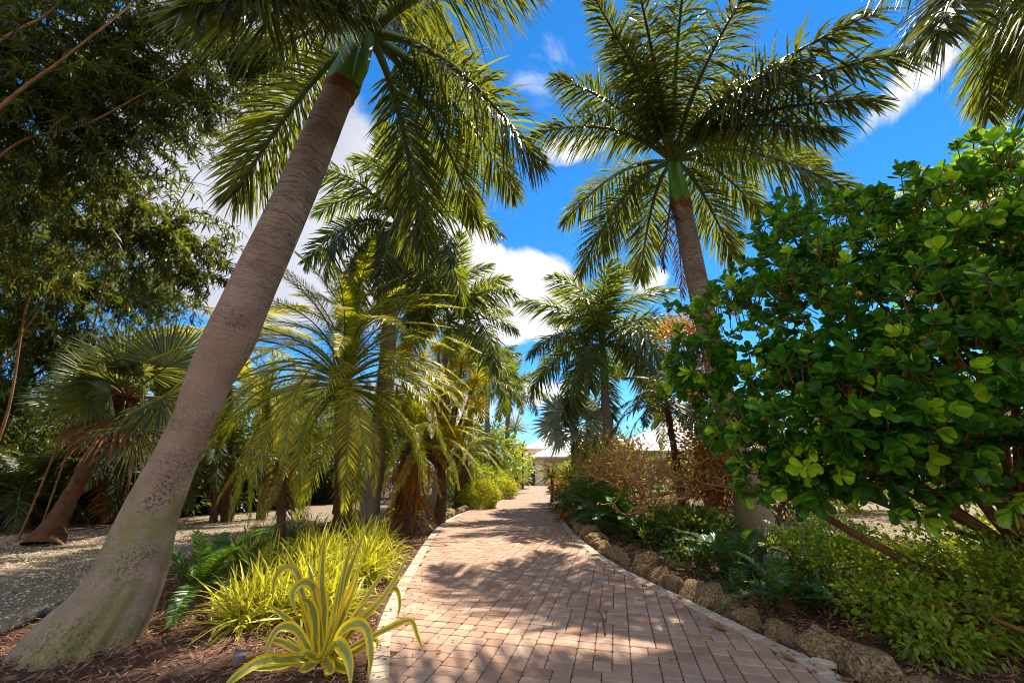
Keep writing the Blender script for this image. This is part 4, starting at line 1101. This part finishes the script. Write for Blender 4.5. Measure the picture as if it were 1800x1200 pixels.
# small-leaved bush at the lower right
sb = np.array([4.9, 4.4, -.03])
rt = root('small_leaved_bush', sb, 'low sprawling bush with small yellow-green leaves at the lower right', 'bush')
sl = [(P(1500, 985, 5.4), (.75, .6, .35)), (P(1620, 1010, 4.9), (.8, .6, .42)), (P(1740, 1010, 4.5), (.8, .6, .45)), (P(1850, 1040, 4.2), (.8, .6, .5)), (P(1560, 1060, 4.5), (.5, .5, .28)), (P(1690, 1080, 4.1), (.6, .5, .32)), (P(1460, 940, 6.2), (.6, .5, .3)), (P(1800, 960, 5), (.9, .6, .35)), (P(1640, 1120, 3.9), (.35, .35, .2))]
g = Geo(); rg = np.random.default_rng(12)
for c, r in sl:
    for k in range(16):
        e = np.array(c) + nrm(rg.normal(size=3)) * np.array(r) * .9
        tube(g, bez(sb + np.array([rg.normal(0, .3), rg.normal(0, .2), .02]), (sb + e) / 2 + UP * .3, e, 9), np.linspace(.012, .003, 9), 4)
limb(sb + np.array([-.2, -.6, 0]), P(1740, 1085, 3.9), .1, .035, .015, 60)
g.build('branches', [M['bark_orange']], rt)
g = Geo(); leaf_cloud(g, sl, 15500, .062, .034, 0, 13, clump=7, cs=.055, updir=.3, shell=.35, tint=(0, 1)); g.build('leaves', [M['shrub']], rt)

# ================================================================== 11. striped grass, agave
rt_i = 0
PG = [(0, .7), (.2, 1), (.5, .95), (.8, .6), (1, .05)]
GR = [(-2.75, 4.95, .8, 'striped grass clump nearest the leaning trunk'), (-2.15, 5.1, .72, 'striped grass clump right behind the agave'), (-2.5, 5.8, .85, 'striped grass clump second behind the agave'), (-3.2, 6.1, .8, 'striped grass clump beside the young cycad'), (-2.2, 6.5, .85, 'striped grass clump leaning over the drive border'),
      (-3.0, 7.1, .9, 'striped grass clump in the middle of the left bed'), (-2.45, 7.7, .9, 'striped grass clump at the drive edge in front of the orange-stemmed palm'), (-3.6, 7.9, .85, 'striped grass clump by the small drooping palm'), (-3.0, 8.8, .9, 'farthest striped grass clump before the stout date palm'), (-4.2, 7.1, .7, 'striped grass clump beside the gravel path')]
for i, (x, y, h, lab) in enumerate(GR):
    rg = np.random.default_rng(800 + i); n = 460; g = Geo()
    az = rg.uniform(0, 6.283, n); el = np.radians(rg.uniform(22, 86, n)); b = np.stack([x + rg.normal(0, .13, n), y + rg.normal(0, .13, n), np.full(n, -.03)], 1)
    d = np.stack([np.cos(az) * np.cos(el), np.sin(az) * np.cos(el), np.sin(el)], 1)
    d[:, 0] += .0
    blades(g, b, d, UP + rg.normal(0, .2, (n, 3)), h * rg.uniform(.55, 1.25, n), .027 * rg.uniform(.6, 1.3, n), [(0, .8), (.2, 1), (.4, 1), (.6, .85), (.8, .55), (1, .05)], rg.uniform(.2, .75, n), .12, 0, rg.uniform(0, 1, n))
    tag(g.build('striped_grass', [M['grass']], None, (x, y, -.03)), lab, 'ornamental grass', 'striped grass clumps in the left bed')
# green-bladed plant at the left edge of the grass
AG = G(566, 1164); AG[2] = .02
rt = root('agave', AG, 'yellow-edged agave with curling leaves in the near left corner of the drive', 'agave')
fa = AG[1]
agl = [  # control points (px, py, forward offset), width m
    ([(566, 1160, 0), (570, 1080, .02), (566, 1010, .02), (573, 925, .05)], .075), ([(572, 1160, 0), (590, 1080, .05), (615, 1000, .1), (655, 900, .2)], .06),
    ([(580, 1160, 0), (625, 1100, .05), (680, 1040, .1), (722, 968, .2)], .07), ([(575, 1160, 0), (600, 1090, .08), (622, 1035, .1), (632, 998, .1)], .07), ([(572, 1160, .05), (590, 1100, .2), (603, 1040, .25), (600, 1000, .3)], .07),
    ([(556, 1160, 0), (553, 1090, -.05), (545, 1060, -.1), (530, 1052, -.2)], .085), ([(560, 1155, 0), (555, 1060, .0), (550, 1030, -.05), (530, 1024, -.1), (514, 1045, -.15), (522, 1085, -.15)], .07),
    ([(556, 1160, 0), (535, 1070, .1), (525, 1010, .1), (505, 997, .1), (484, 1015, .1), (478, 1060, .1)], .06),
    ([(550, 1160, 0), (525, 1110, -.05), (500, 1100, -.1), (480, 1115, -.15), (462, 1160, -.2)], .07), ([(545, 1165, 0), (500, 1158, -.2), (460, 1162, -.4), (420, 1185, -.55), (385, 1215, -.65)], .085),
    ([(550, 1168, 0), (510, 1165, -.1), (470, 1180, -.15), (440, 1200, -.2)], .06), ([(580, 1160, 0), (600, 1110, -.1), (625, 1095, -.15), (645, 1105, -.2), (652, 1150, -.3), (648, 1200, -.35)], .085),
    ([(575, 1165, 0), (590, 1130, -.2), (605, 1140, -.35), (615, 1165, -.45), (616, 1210, -.5)], .09), ([(585, 1165, 0), (640, 1125, .1), (690, 1100, .15), (722, 1090, .15), (735, 1120, .12), (745, 1168, .08)], .05),
    ([(585, 1168, 0), (620, 1150, .1), (645, 1130, .1), (662, 1125, .15), (662, 1150, .15)], .055), ([(583, 1160, 0), (640, 1085, .1), (680, 1040, .2), (697, 1035, .2), (703, 1060, .2), (698, 1090, .2)], .05),
    ([(570, 1172, 0), (600, 1178, -.15), (615, 1200, -.25)], .07), ([(560, 1172, 0), (540, 1185, -.15), (520, 1205, -.2)], .08), ([(548, 1160, 0), (520, 1130, .1), (500, 1115, .15)], .03), ([(568, 1170, 0), (580, 1190, -.2), (570, 1215, -.3)], .09)]
for (tx, ty, o_) in [(500, 960, .15), (620, 940, .1), (690, 985, .15), (540, 985, -.05), (600, 1010, -.1), (470, 1060, .0), (650, 1050, .0), (640, 975, .25), (455, 1120, -.1), (520, 1150, -.35)]:
    agl.append(([(566, 1162, 0), ((566 * 2 + tx) / 3 + 4, (1160 * 2 + ty) / 3, o_ * .3), ((566 + tx * 2) / 3 + 3, (1160 + ty * 2) / 3 - 6, o_ * .7), (tx, ty, o_)], .06))
for i, (cp, w) in enumerate(agl):
    pts = np.array([P(a, b, fa + o) for a, b, o in cp]); pts[:, 2] = np.maximum(pts[:, 2], .03)
    c = catmull(pts, 26); T = nrm(np.gradient(c, axis=0)); s = np.linspace(0, 1, 26)
    toC = nrm(np.array([AG[0], AG[1], AG[2] + .5]) - c); S = np.cross(T, toC * .3 + UP * .25 + np.array([0, -1., 0])); S = nrm(S)
    for k in range(1, 26):
        if S[k] @ S[k - 1] < 0: S[k] = -S[k]
    N = np.cross(S, T)
    prof = np.interp(s, [0, .12, .45, .8, 1], [.85, .8, 1, .62, .03]) * w * 1.05
    offs = np.array([-.5, -.33, 0, .33, .5]); dep = np.array([.12, .0, -.10, .0, .12])
    V = c[:, None] + S[:, None] * (prof[:, None] * offs)[..., None] + N[:, None] * (prof[:, None] * dep)[..., None]
    uv = np.zeros((26, 5, 3)); uv[..., 0] = offs * 2; uv[..., 1] = s[:, None]
    ii = np.arange(130).reshape(26, 5); q = np.stack([ii[:-1, :-1], ii[:-1, 1:], ii[1:, 1:], ii[1:, :-1]], -1).reshape(-1, 4)
    g = Geo(); g.add(V, q, 0, .2 + .6 * ((i * 7) % 5) / 5, uv, True)
    g.build('leaf', [M['agave']], rt)

# ================================================================== 12. hedges, thickets and background trees
def bush(name, label, blobs, n, L, W, mat, seed, cat='bush', group=None, clump=8, cs=.1, shell=.6, stem=True, tint=(0, 1), core=False):
    c0 = np.mean([b[0] for b in blobs], 0); base = (c0[0], c0[1], -.03)
    rt = root(name, base, label, cat, group)
    g = Geo(); rg = np.random.default_rng(seed)
    for c, r in blobs:
        for k in range(6):
            e = np.array(c) + nrm(rg.normal(size=3)) * np.array(r) * .8; e[2] = max(e[2], .1)
            bb = np.array([c0[0] + rg.normal(0, .15), c0[1] + rg.normal(0, .15), -.03])
            tube(g, bez(bb, (bb + e) / 2 + UP * .2, e, 8), np.linspace(.03, .008, 8), 5)
    g.build('branches', [M['bark_twig']], rt)
    g = Geo(); leaf_cloud(g, blobs, n, L, W, 0, seed, clump=clump, cs=cs, shell=shell, tint=tint)
    g.build('leaves', [M[mat]], rt)
    return rt
def gb(px, f, z, r): x = P(px, 825, f)[0]; return (np.array([x, f, z]), r)
bush('round_hedge', 'clipped round yellow-green hedge ball nearest on the left edge of the drive', [gb(842, 17.6, .5, (.85, .8, .6))], 9000, .07, .04, 'hedge', 901, 'hedge', 'clipped hedges left of the drive', 6, .04, .85)
bush('round_hedge', 'smaller clipped hedge ball behind the nearest one', [gb(880, 23, .5, (.9, .9, .6))], 5000, .09, .05, 'hedge', 902, 'hedge', 'clipped hedges left of the drive', 6, .05, .8)
bush('round_hedge', 'long dark green hedge above the two hedge balls', [gb(822, 21.5, 1.0, (1.6, 1.1, .95)), gb(858, 24, .9, (1.4, 1, .8))], 7000, .1, .06, 'shrub', 903, 'hedge', 'clipped hedges left of the drive', 6, .06, .75)
bush('green_shrub', 'bright green shrub behind the three thin palm trunks', [gb(838, 27, 2.6, (2.6, 1.5, 2.2)), gb(800, 26, 2.2, (2.5, 1.5, 2))], 6500, .22, .11, 'shrub', 904, 'shrub', None, 8, .2, .6)
bush('green_shrub', 'leafy shrub at the foot of the last royal palm on the left', [gb(870, 31, 2.4, (2.2, 1.5, 2.3)), gb(902, 35, 1.6, (1.6, 1.2, 1.7))], 5000, .25, .12, 'shrub', 905, 'shrub', None, 8, .2, .6)
bush('orange_leaved_shrub', 'orange-leaved shrub tree between the right royal palm and the small palm', [(P(1238, 760, 11), (.75, .7, 1.1)), (P(1205, 580, 11.5), (.8, .7, .6)), (P(1260, 830, 10), (.7, .6, .5)), (P(1240, 660, 11.5), (.7, .7, .8))], 7000, .1, .05, 'orange', 906, 'shrub', None, 7, .12, .3)
bush('croton', 'yellow and red croton behind the leafless shrub', [gb(1090, 15.5, 1.2, (1.5, .8, 1.0)), gb(1190, 15, 1.1, (1.7, .8, 1.0))], 2500, .15, .045, 'hedge', 907, 'shrub', None, 8, .14, .45)
bush('croton', 'green-gold shrub under the silver fan palm', [gb(1040, 17.5, 1.4, (1.1, .9, 1.1)), gb(1075, 18, 1.9, (1.5, 1., 1.2))], 6000, .16, .06, 'yucca', 908, 'shrub', None, 8, .14, .5)
# the shaded thicket behind the left gravel path
TH = [(-170, 13.5, 1.6), (10, 13.8, 1.5), (130, 14.2, 1.6), (255, 14.6, 1.6), (370, 16.5, 1.7), (465, 18, 1.8), (560, 21, 2.1), (640, 24, 2.2), (-330, 12.5, 2.0)]
LABT = ['dark shrub at the far left edge of the thicket', 'dark shrub behind the hanging palm at the left', 'dark shrub behind the fan palm trunk', 'dark shrub left of the leaning trunk', 'dark shrub right of the leaning trunk', 'dark shrub behind the shaded date palm', 'dark shrub behind the big drooping date palm', 'dark shrub at the drive end of the thicket', 'dark shrub outside the picture on the left']
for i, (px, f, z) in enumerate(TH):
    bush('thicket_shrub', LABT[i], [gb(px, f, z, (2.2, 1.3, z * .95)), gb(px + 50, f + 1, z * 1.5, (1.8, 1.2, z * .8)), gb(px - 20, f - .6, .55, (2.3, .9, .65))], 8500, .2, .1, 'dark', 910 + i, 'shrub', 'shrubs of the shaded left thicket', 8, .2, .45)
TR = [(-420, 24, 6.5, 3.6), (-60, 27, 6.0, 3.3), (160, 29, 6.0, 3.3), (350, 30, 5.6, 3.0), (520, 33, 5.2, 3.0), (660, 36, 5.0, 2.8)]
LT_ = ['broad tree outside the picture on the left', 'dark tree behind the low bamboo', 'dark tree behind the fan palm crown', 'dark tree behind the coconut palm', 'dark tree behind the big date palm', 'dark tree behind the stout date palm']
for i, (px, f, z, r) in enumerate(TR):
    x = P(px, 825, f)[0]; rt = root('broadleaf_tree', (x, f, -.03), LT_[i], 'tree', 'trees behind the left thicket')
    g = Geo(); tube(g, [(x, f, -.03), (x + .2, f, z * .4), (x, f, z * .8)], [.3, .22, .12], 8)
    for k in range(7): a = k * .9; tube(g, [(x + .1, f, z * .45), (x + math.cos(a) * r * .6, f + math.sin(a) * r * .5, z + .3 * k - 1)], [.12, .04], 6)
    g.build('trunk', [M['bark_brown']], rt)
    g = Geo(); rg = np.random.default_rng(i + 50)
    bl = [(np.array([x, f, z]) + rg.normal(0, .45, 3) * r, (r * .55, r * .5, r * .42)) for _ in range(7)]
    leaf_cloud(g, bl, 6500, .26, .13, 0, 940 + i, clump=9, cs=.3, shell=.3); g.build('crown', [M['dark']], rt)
# right-hand background
RB = [(1330, 13, 1.6, 'dark shrub behind the right royal palm foot'), (1450, 16, 1.3, 'shrub beyond the shell path under the broad-leaved bush'), (1620, 14, 1.5, 'yellow-green shrub seen through the gap under the broad-leaved bush'), (1850, 12, 1.8, 'dark shrub at the right edge behind the bush'), (2150, 10, 2.4, 'dark shrub outside the picture on the right'), (1260, 18, 2.0, 'shrub in front of the white house roof on the right')]
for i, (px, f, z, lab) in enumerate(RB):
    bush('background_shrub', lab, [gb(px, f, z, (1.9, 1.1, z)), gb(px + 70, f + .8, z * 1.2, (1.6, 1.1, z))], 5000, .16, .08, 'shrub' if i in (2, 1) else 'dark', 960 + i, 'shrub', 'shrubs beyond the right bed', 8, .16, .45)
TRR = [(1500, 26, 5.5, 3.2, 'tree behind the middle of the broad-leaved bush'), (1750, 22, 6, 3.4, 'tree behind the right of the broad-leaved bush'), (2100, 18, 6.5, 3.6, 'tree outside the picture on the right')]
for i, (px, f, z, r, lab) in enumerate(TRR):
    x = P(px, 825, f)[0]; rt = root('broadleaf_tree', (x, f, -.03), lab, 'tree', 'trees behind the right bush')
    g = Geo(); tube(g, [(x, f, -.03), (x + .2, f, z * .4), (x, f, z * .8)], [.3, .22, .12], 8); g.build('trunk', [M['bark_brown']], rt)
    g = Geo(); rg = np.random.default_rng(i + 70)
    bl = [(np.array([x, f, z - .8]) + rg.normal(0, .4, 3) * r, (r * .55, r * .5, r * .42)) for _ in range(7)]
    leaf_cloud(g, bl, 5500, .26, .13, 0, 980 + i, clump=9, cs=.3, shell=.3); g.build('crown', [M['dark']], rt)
bush('croton', 'red and gold croton filling the far end of the right bed', [gb(992, 24, .5, (.7, 1.2, .6)), gb(990, 28, .6, (.9, 1.8, .8))], 5500, .13, .05, 'orange', 990, 'shrub', None, 8, .08, .5)
bush('green_shrub', 'green shrub against the right side of the garage door', [gb(992, 35, .8, (1.2, 1.6, 1.0)), gb(1015, 37, 1.2, (1.5, 1.6, 1.4))], 5500, .18, .08, 'shrub', 991, 'shrub', None, 8, .12, .5)
bush('green_shrub', 'leafy shrub between the red flowers and the large cycad', [gb(1015, 15.5, .5, (.9, .8, .6)), gb(1040, 14, .6, (.9, .7, .6))], 5500, .13, .045, 'under', 992, 'shrub', None, 8, .08, .5)
bush('green_shrub', 'low leafy shrub at the left foot of the right royal palm', [(np.array([P(1225, 940, 8.6)[0], 8.6, .35]), (.7, .6, .4)), (np.array([P(1190, 940, 9.6)[0], 9.6, .3]), (.7, .6, .35))], 5000, .12, .045, 'under', 993, 'shrub', None, 8, .08, .4)
# low undergrowth in the beds (ferns and weeds nobody would count)
g = Geo(); rg = np.random.default_rng(31); bl = []
for _ in range(260):
    y = rg.uniform(4.2, 22); sd_ = rg.uniform() < .3
    x = XR(y) + rg.uniform(.55, 4.5) if not sd_ else XL(y) - rg.uniform(.9, 4)
    if inside(PATH_L, np.array([x]), np.array([y]))[0] or inside(PATH_R, np.array([x]), np.array([y]))[0] or (sd_ and y < 8.5): continue
    bl.append((np.array([x, y, .08]), (.3, .3, .16)))
leaf_cloud(g, bl, 17000, .2, .03, 0, 32, clump=9, cs=.06, updir=.9, shell=.2)
o = g.build('undergrowth', [M['under']]); o['kind'] = 'stuff'; o['label'] = 'low dark green undergrowth in the planting beds'

# ================================================================== 13. coral rocks along the beds
ROCKS = []
for s in range(7):
    vs = []; import bmesh
    bm = bmesh.new(); bmesh.ops.create_icosphere(bm, subdivisions=4, radius=1)
    for v in bm.verts:
        p = v.co.copy(); q = p * 1.1 + Vector((s * 7.3, 0, 0)); f_ = 1 / max(abs(p.x) ** 3 + abs(p.y) ** 3 + abs(p.z) ** 3, .2) ** .22
        k = 1 + .30 * noise.noise(q) + .16 * noise.noise(q * 2.6) + .10 * abs(noise.noise(q * 6)) + .05 * noise.noise(q * 13)
        v.co = p * k * f_
    me = bpy.data.meshes.new('rock'); bm.to_mesh(me); bm.free()
    for p in me.polygons: p.use_smooth = True
    me.materials.append(M['rock']); ROCKS.append(me)
def rock(x, y, s, seed, label, group):
    rg = random.Random(seed); o = bpy.data.objects.new('coral_rock', ROCKS[seed % 7]); COL.objects.link(o)
    o.scale = (s * rg.uniform(.7, 1.25), s * rg.uniform(.7, 1.2), s * rg.uniform(.55, 1.05)); o.rotation_euler = (rg.uniform(-.5, .5), rg.uniform(-.5, .5), rg.uniform(0, 6.28))
    o.location = (x, y, o.scale[2] * .3 - .03)
    return tag(o, label, 'rock', group)
def rock_row(E, sgn, y0, y1, smin, smax, group, label, seed):
    e = E[(E[:, 1] > y0) & (E[:, 1] < y1)]
    ln = np.concatenate([[0], np.cumsum(np.linalg.norm(np.diff(e[:, :2], axis=0), axis=1))]); t = .1; k = 0; rg = random.Random(seed)
    while t < ln[-1]:
        x, y = np.interp(t, ln, e[:, 0]), np.interp(t, ln, e[:, 1]); s = rg.uniform(smin, smax) * (1.35 if rg.random() < .2 else .75 if rg.random() < .3 else 1)
        rock(x + sgn * (.14 + s * .75), y, s, seed + k, label(k, y), group); t += s * 1.75; k += 1
ORD = 'first second third fourth fifth sixth seventh eighth ninth tenth eleventh twelfth thirteenth fourteenth fifteenth sixteenth seventeenth eighteenth nineteenth twentieth'.split()
def ordinal(k):
    return ORD[k] if k < 20 else ('twenty-' if k < 30 else 'thirty-' if k < 40 else 'forty-' if k < 50 else 'fifty-' if k < 60 else 'sixty-') + ORD[(k % 10) - 1 if k % 10 else 9]
special = {0: 'coral rock nearest the viewer on the right edge of the drive', 1: 'mossy coral rock second from the viewer on the right edge'}
rock_row(ER, 1, 2.3, 12.5, .10, .18, 'coral rocks edging the right of the drive', lambda k, y: special.get(k, ordinal(k) + ' coral rock from the near end of the row edging the right of the drive'), 1000)
rock_row(EL, -1, 10.8, 27, .10, .17, 'coral rocks edging the left of the drive', lambda k, y: ordinal(k) + ' small tan rock from the near end of the row edging the left', 2000)

# ================================================================== 14. the garage and the houses
def box(g, x0, x1, y0, y1, z0, z1, mat=0, tint=.5):
    V = [(x, y, z) for z in (z0, z1) for y in (y0, y1) for x in (x0, x1)]
    g.add(V, [(0, 2, 3, 1), (4, 5, 7, 6), (0, 1, 5, 4), (2, 6, 7, 3), (0, 4, 6, 2), (1, 3, 7, 5)], mat, tint)
def hip(g, x0, x1, y0, y1, z, h, mat=0, th=.14):
    box(g, x0, x1, y0, y1, z - th, z, 1)
    w, d = x1 - x0, y1 - y0; e = min(w, d) / 2
    if w >= d: r0, r1 = (x0 + e, (y0 + y1) / 2, z + h), (x1 - e, (y0 + y1) / 2, z + h)
    else: r0, r1 = ((x0 + x1) / 2, y0 + e, z + h), ((x0 + x1) / 2, y1 - e, z + h)
    z2 = z + .004
    V = [(x0, y0, z2), (x1, y0, z2), (x1, y1, z2), (x0, y1, z2), r0, r1]
    if w >= d: q, t = [(0, 1, 5, 4), (2, 3, 4, 5)], [(1, 2, 5), (3, 0, 4)]
    else: q, t = [(1, 2, 5, 4), (3, 0, 4, 5)], [(0, 1, 4), (2, 3, 5)]
    g.add(V, q, mat); g.add(V, t, mat)
FG = 42.0
gx = P(942, 853, FG)[0]
rt = root('garage', (gx, FG, 0), 'cream garage with white hip roof at the end of the drive', 'garage')
W_, Hh = 7.2, 2.55
g = Geo(); x0, x1 = gx, gx + W_
dx0, dx1 = P(959, 853, FG)[0], P(959, 853, FG)[0] + 4.8
box(g, x0, dx0 - .08, FG, FG + 6, -.02, Hh); box(g, dx1 + .08, x1, FG, FG + 6, -.02, Hh); box(g, dx0 - .08, dx1 + .08, FG + .002, FG + 6, 2.28, Hh - .001)
g.build('wall', [M['stucco']], rt)
g = Geo(); hip(g, x0 - .6, x1 + .6, FG - .6, FG + 6.6, Hh + .16, 1.75); g.build('roof', [M['white_roof'], M['trim']], rt)
dr = Geo()
for k in range(4): box(dr, dx0, dx1, FG + .12, FG + .18, .03 + k * .55, .03 + k * .55 + .535)
dr.build('garage_door', [M['garage_door']], rt)
g = Geo(); box(g, dx0 - .14, dx0, FG - .03, FG + .1, 0, 2.3); box(g, dx1, dx1 + .14, FG - .03, FG + .1, 0, 2.3); box(g, dx0 - .14, dx1 + .14, FG - .032, FG + .1, 2.3, 2.42); g.build('door_frame', [M['trim']], rt)
g = Geo(); box(g, gx + .05 - .35, gx + .02 - .1, FG + .05, FG + .25, 1.75, 2.05); tube(g, [(gx - .2, FG + .15, 2.05), (gx - .2, FG + .15, 2.2)], [.12, .02], 6); g.build('wall_lamp', [M['black_plastic']], rt)
# taller house behind, left
FH = 50.0
hx0 = P(922, 850, FH)[0]
rt = root('house', (hx0, FH, 0), 'taller cream house with white roof rising behind the garage', 'house')
g = Geo(); box(g, hx0, hx0 + 14, FH, FH + 10, -.02, 3.75); g.build('wall', [M['stucco']], rt)
g = Geo(); hip(g, hx0 - .1, hx0 + 15, FH - .8, FH + 11, 3.9, 3.1); g.build('roof', [M['white_roof'], M['trim']], rt)
for k, (a, b, z0, z1) in enumerate([(926, 933, 2.5, 3.4), (937, 946, 2.5, 3.4), (927, 939, .1, 2.0)]):
    xa, xb = P(a, 800, FH)[0], P(b, 800, FH)[0]
    g = Geo(); box(g, xa, xb, FH - .03, FH + .05, z0, z1); w = g.build('window', [M['trim']], rt)
    g = Geo(); box(g, xa + .07, xb - .07, FH - .034, FH + .05, z0 + .07, z1 - .07); p = g.build('pane', [M['glass_dark']], None); p.parent = w; p.location = (-rt.location[0], -rt.location[1], -rt.location[2])
g = Geo(); box(g, hx0 + .1, hx0 + .45, FH - 1.2, FH - .85, 0, 3.7); g.build('column', [M['stucco']], rt)
# gate and bin beside the garage
xa, xb = P(925, 850, 41.5)[0], P(941, 850, 41.5)[0]
rt = root('gate', ((xa + xb) / 2, 41.5, 0), 'dark grey sloping gate panel left of the garage', 'gate')
g = Geo(); yq = 41.5
g.add([(xa, yq, .05), (xb, yq, .05), (xb, yq, 1.45), (xa + .15, yq, .75), (xa, yq + .05, .05), (xb, yq + .05, .05), (xb, yq + .05, 1.45), (xa + .15, yq + .05, .75)], [(0, 1, 2, 3), (5, 4, 7, 6), (0, 4, 5, 1), (1, 5, 6, 2), (2, 6, 7, 3), (3, 7, 4, 0)], 0)
g.build('gate_panel', [M['black_plastic']], rt)
g = Geo(); box(g, xa - .08, xa, yq, yq + .08, 0, .85); g.build('post', [M['black_plastic']], rt)
# house at the right
FR = 36.0
rx0, rx1 = P(1120, 800, FR)[0], P(1420, 800, FR)[0]
rt = root('house', ((rx0 + rx1) / 2, FR, 0), 'low cream house with wide white roof behind the leafless shrub', 'house')
g = Geo(); box(g, rx0, rx1, FR, FR + 11, -.02, 3.0); g.build('wall', [M['stucco']], rt)
g = Geo(); hip(g, rx0 - .7, rx1 + .7, FR - .7, FR + 12, 3.05, 3.6); g.build('roof', [M['white_roof'], M['trim']], rt)
for k in range(3):
    xa = rx0 + 1.5 + k * 4.5
    g = Geo(); box(g, xa, xa + 1.5, FR - .03, FR + .05, .9, 2.3); w = g.build('window', [M['trim']], rt)
    g = Geo(); box(g, xa + .08, xa + 1.42, FR - .034, FR + .05, .98, 2.22); p = g.build('pane', [M['glass_dark']], None); p.parent = w; p.location = (-rt.location[0], -rt.location[1], -rt.location[2])

# ================================================================== 15. small things
ed = catmull([G(-420, 1265), G(-100, 1165), G(0, 1112), G(60, 1085), G(112, 1060)], 40); ed[:, 2] = .0
g = Geo(); tube(g, ed, .035, 8, 0, .5, True, cap=True); tag(g.build('lawn_edging', [M['black_plastic']], None, tuple(ed[0])), 'black plastic edging between the gravel and the mulch at the lower left', 'edging')
pc = G(418, 1160); pc[2] = -.03
g = Geo(); tube(g, [pc, pc + np.array([.01, 0, .065]), pc + np.array([.012, 0, .085]), pc + np.array([.012, 0, .083]), pc + np.array([.01, 0, .03])], [.035, .048, .054, .045, .035], 16, 0, .5, True)
tag(g.build('plant_pot', [M['grey_plastic']], None, tuple(pc)), 'small grey plastic pot in the mulch beside the agave', 'pot')
LV = [((1402, 1163), .09, 'curled brown leaf on the border pavers at the lower right'), ((1278, 1108), .1, 'yellow-brown leaf on the border pavers under the cycad'), ((787, 957), .06, 'small dark leaf on the pavers near the left border'), ((1502, 1193), .1, 'tan leaf beside the nearest coral rock'), ((1190, 1050), .05, 'tiny brown leaf by the right border'), ((832, 1106), .03, 'tiny leaf fleck on the pavers in the palm shadow')]
for i, ((a, b), s, lab) in enumerate(LV):
    c = G(a, b, .03); rg = np.random.default_rng(60 + i); az = rg.uniform(0, 6.28)
    d = np.array([math.cos(az), math.sin(az), .1]); g = Geo()
    blades(g, [c], [d], [UP], s * 1.6, s * .75, [(0, .1), (.25, .75), (.5, 1), (.75, .75), (1, .08)], -.15, .3, 0, .5)
    tag(g.build('fallen_leaf', [M['litter']], None, tuple(c)), lab, 'leaf', 'fallen leaves on the drive')
a, b = G(1048, 1066, .035), G(1064, 1114, .035)
g = Geo(); tube(g, catmull([a, (a + b) / 2 + np.array([.02, 0, .02]), b], 10), np.linspace(.003, .007, 10), 6)
tag(g.build('twig', [M['bark_brown']], None, tuple(a)), 'thin dark twig lying on the sunny pavers', 'twig')
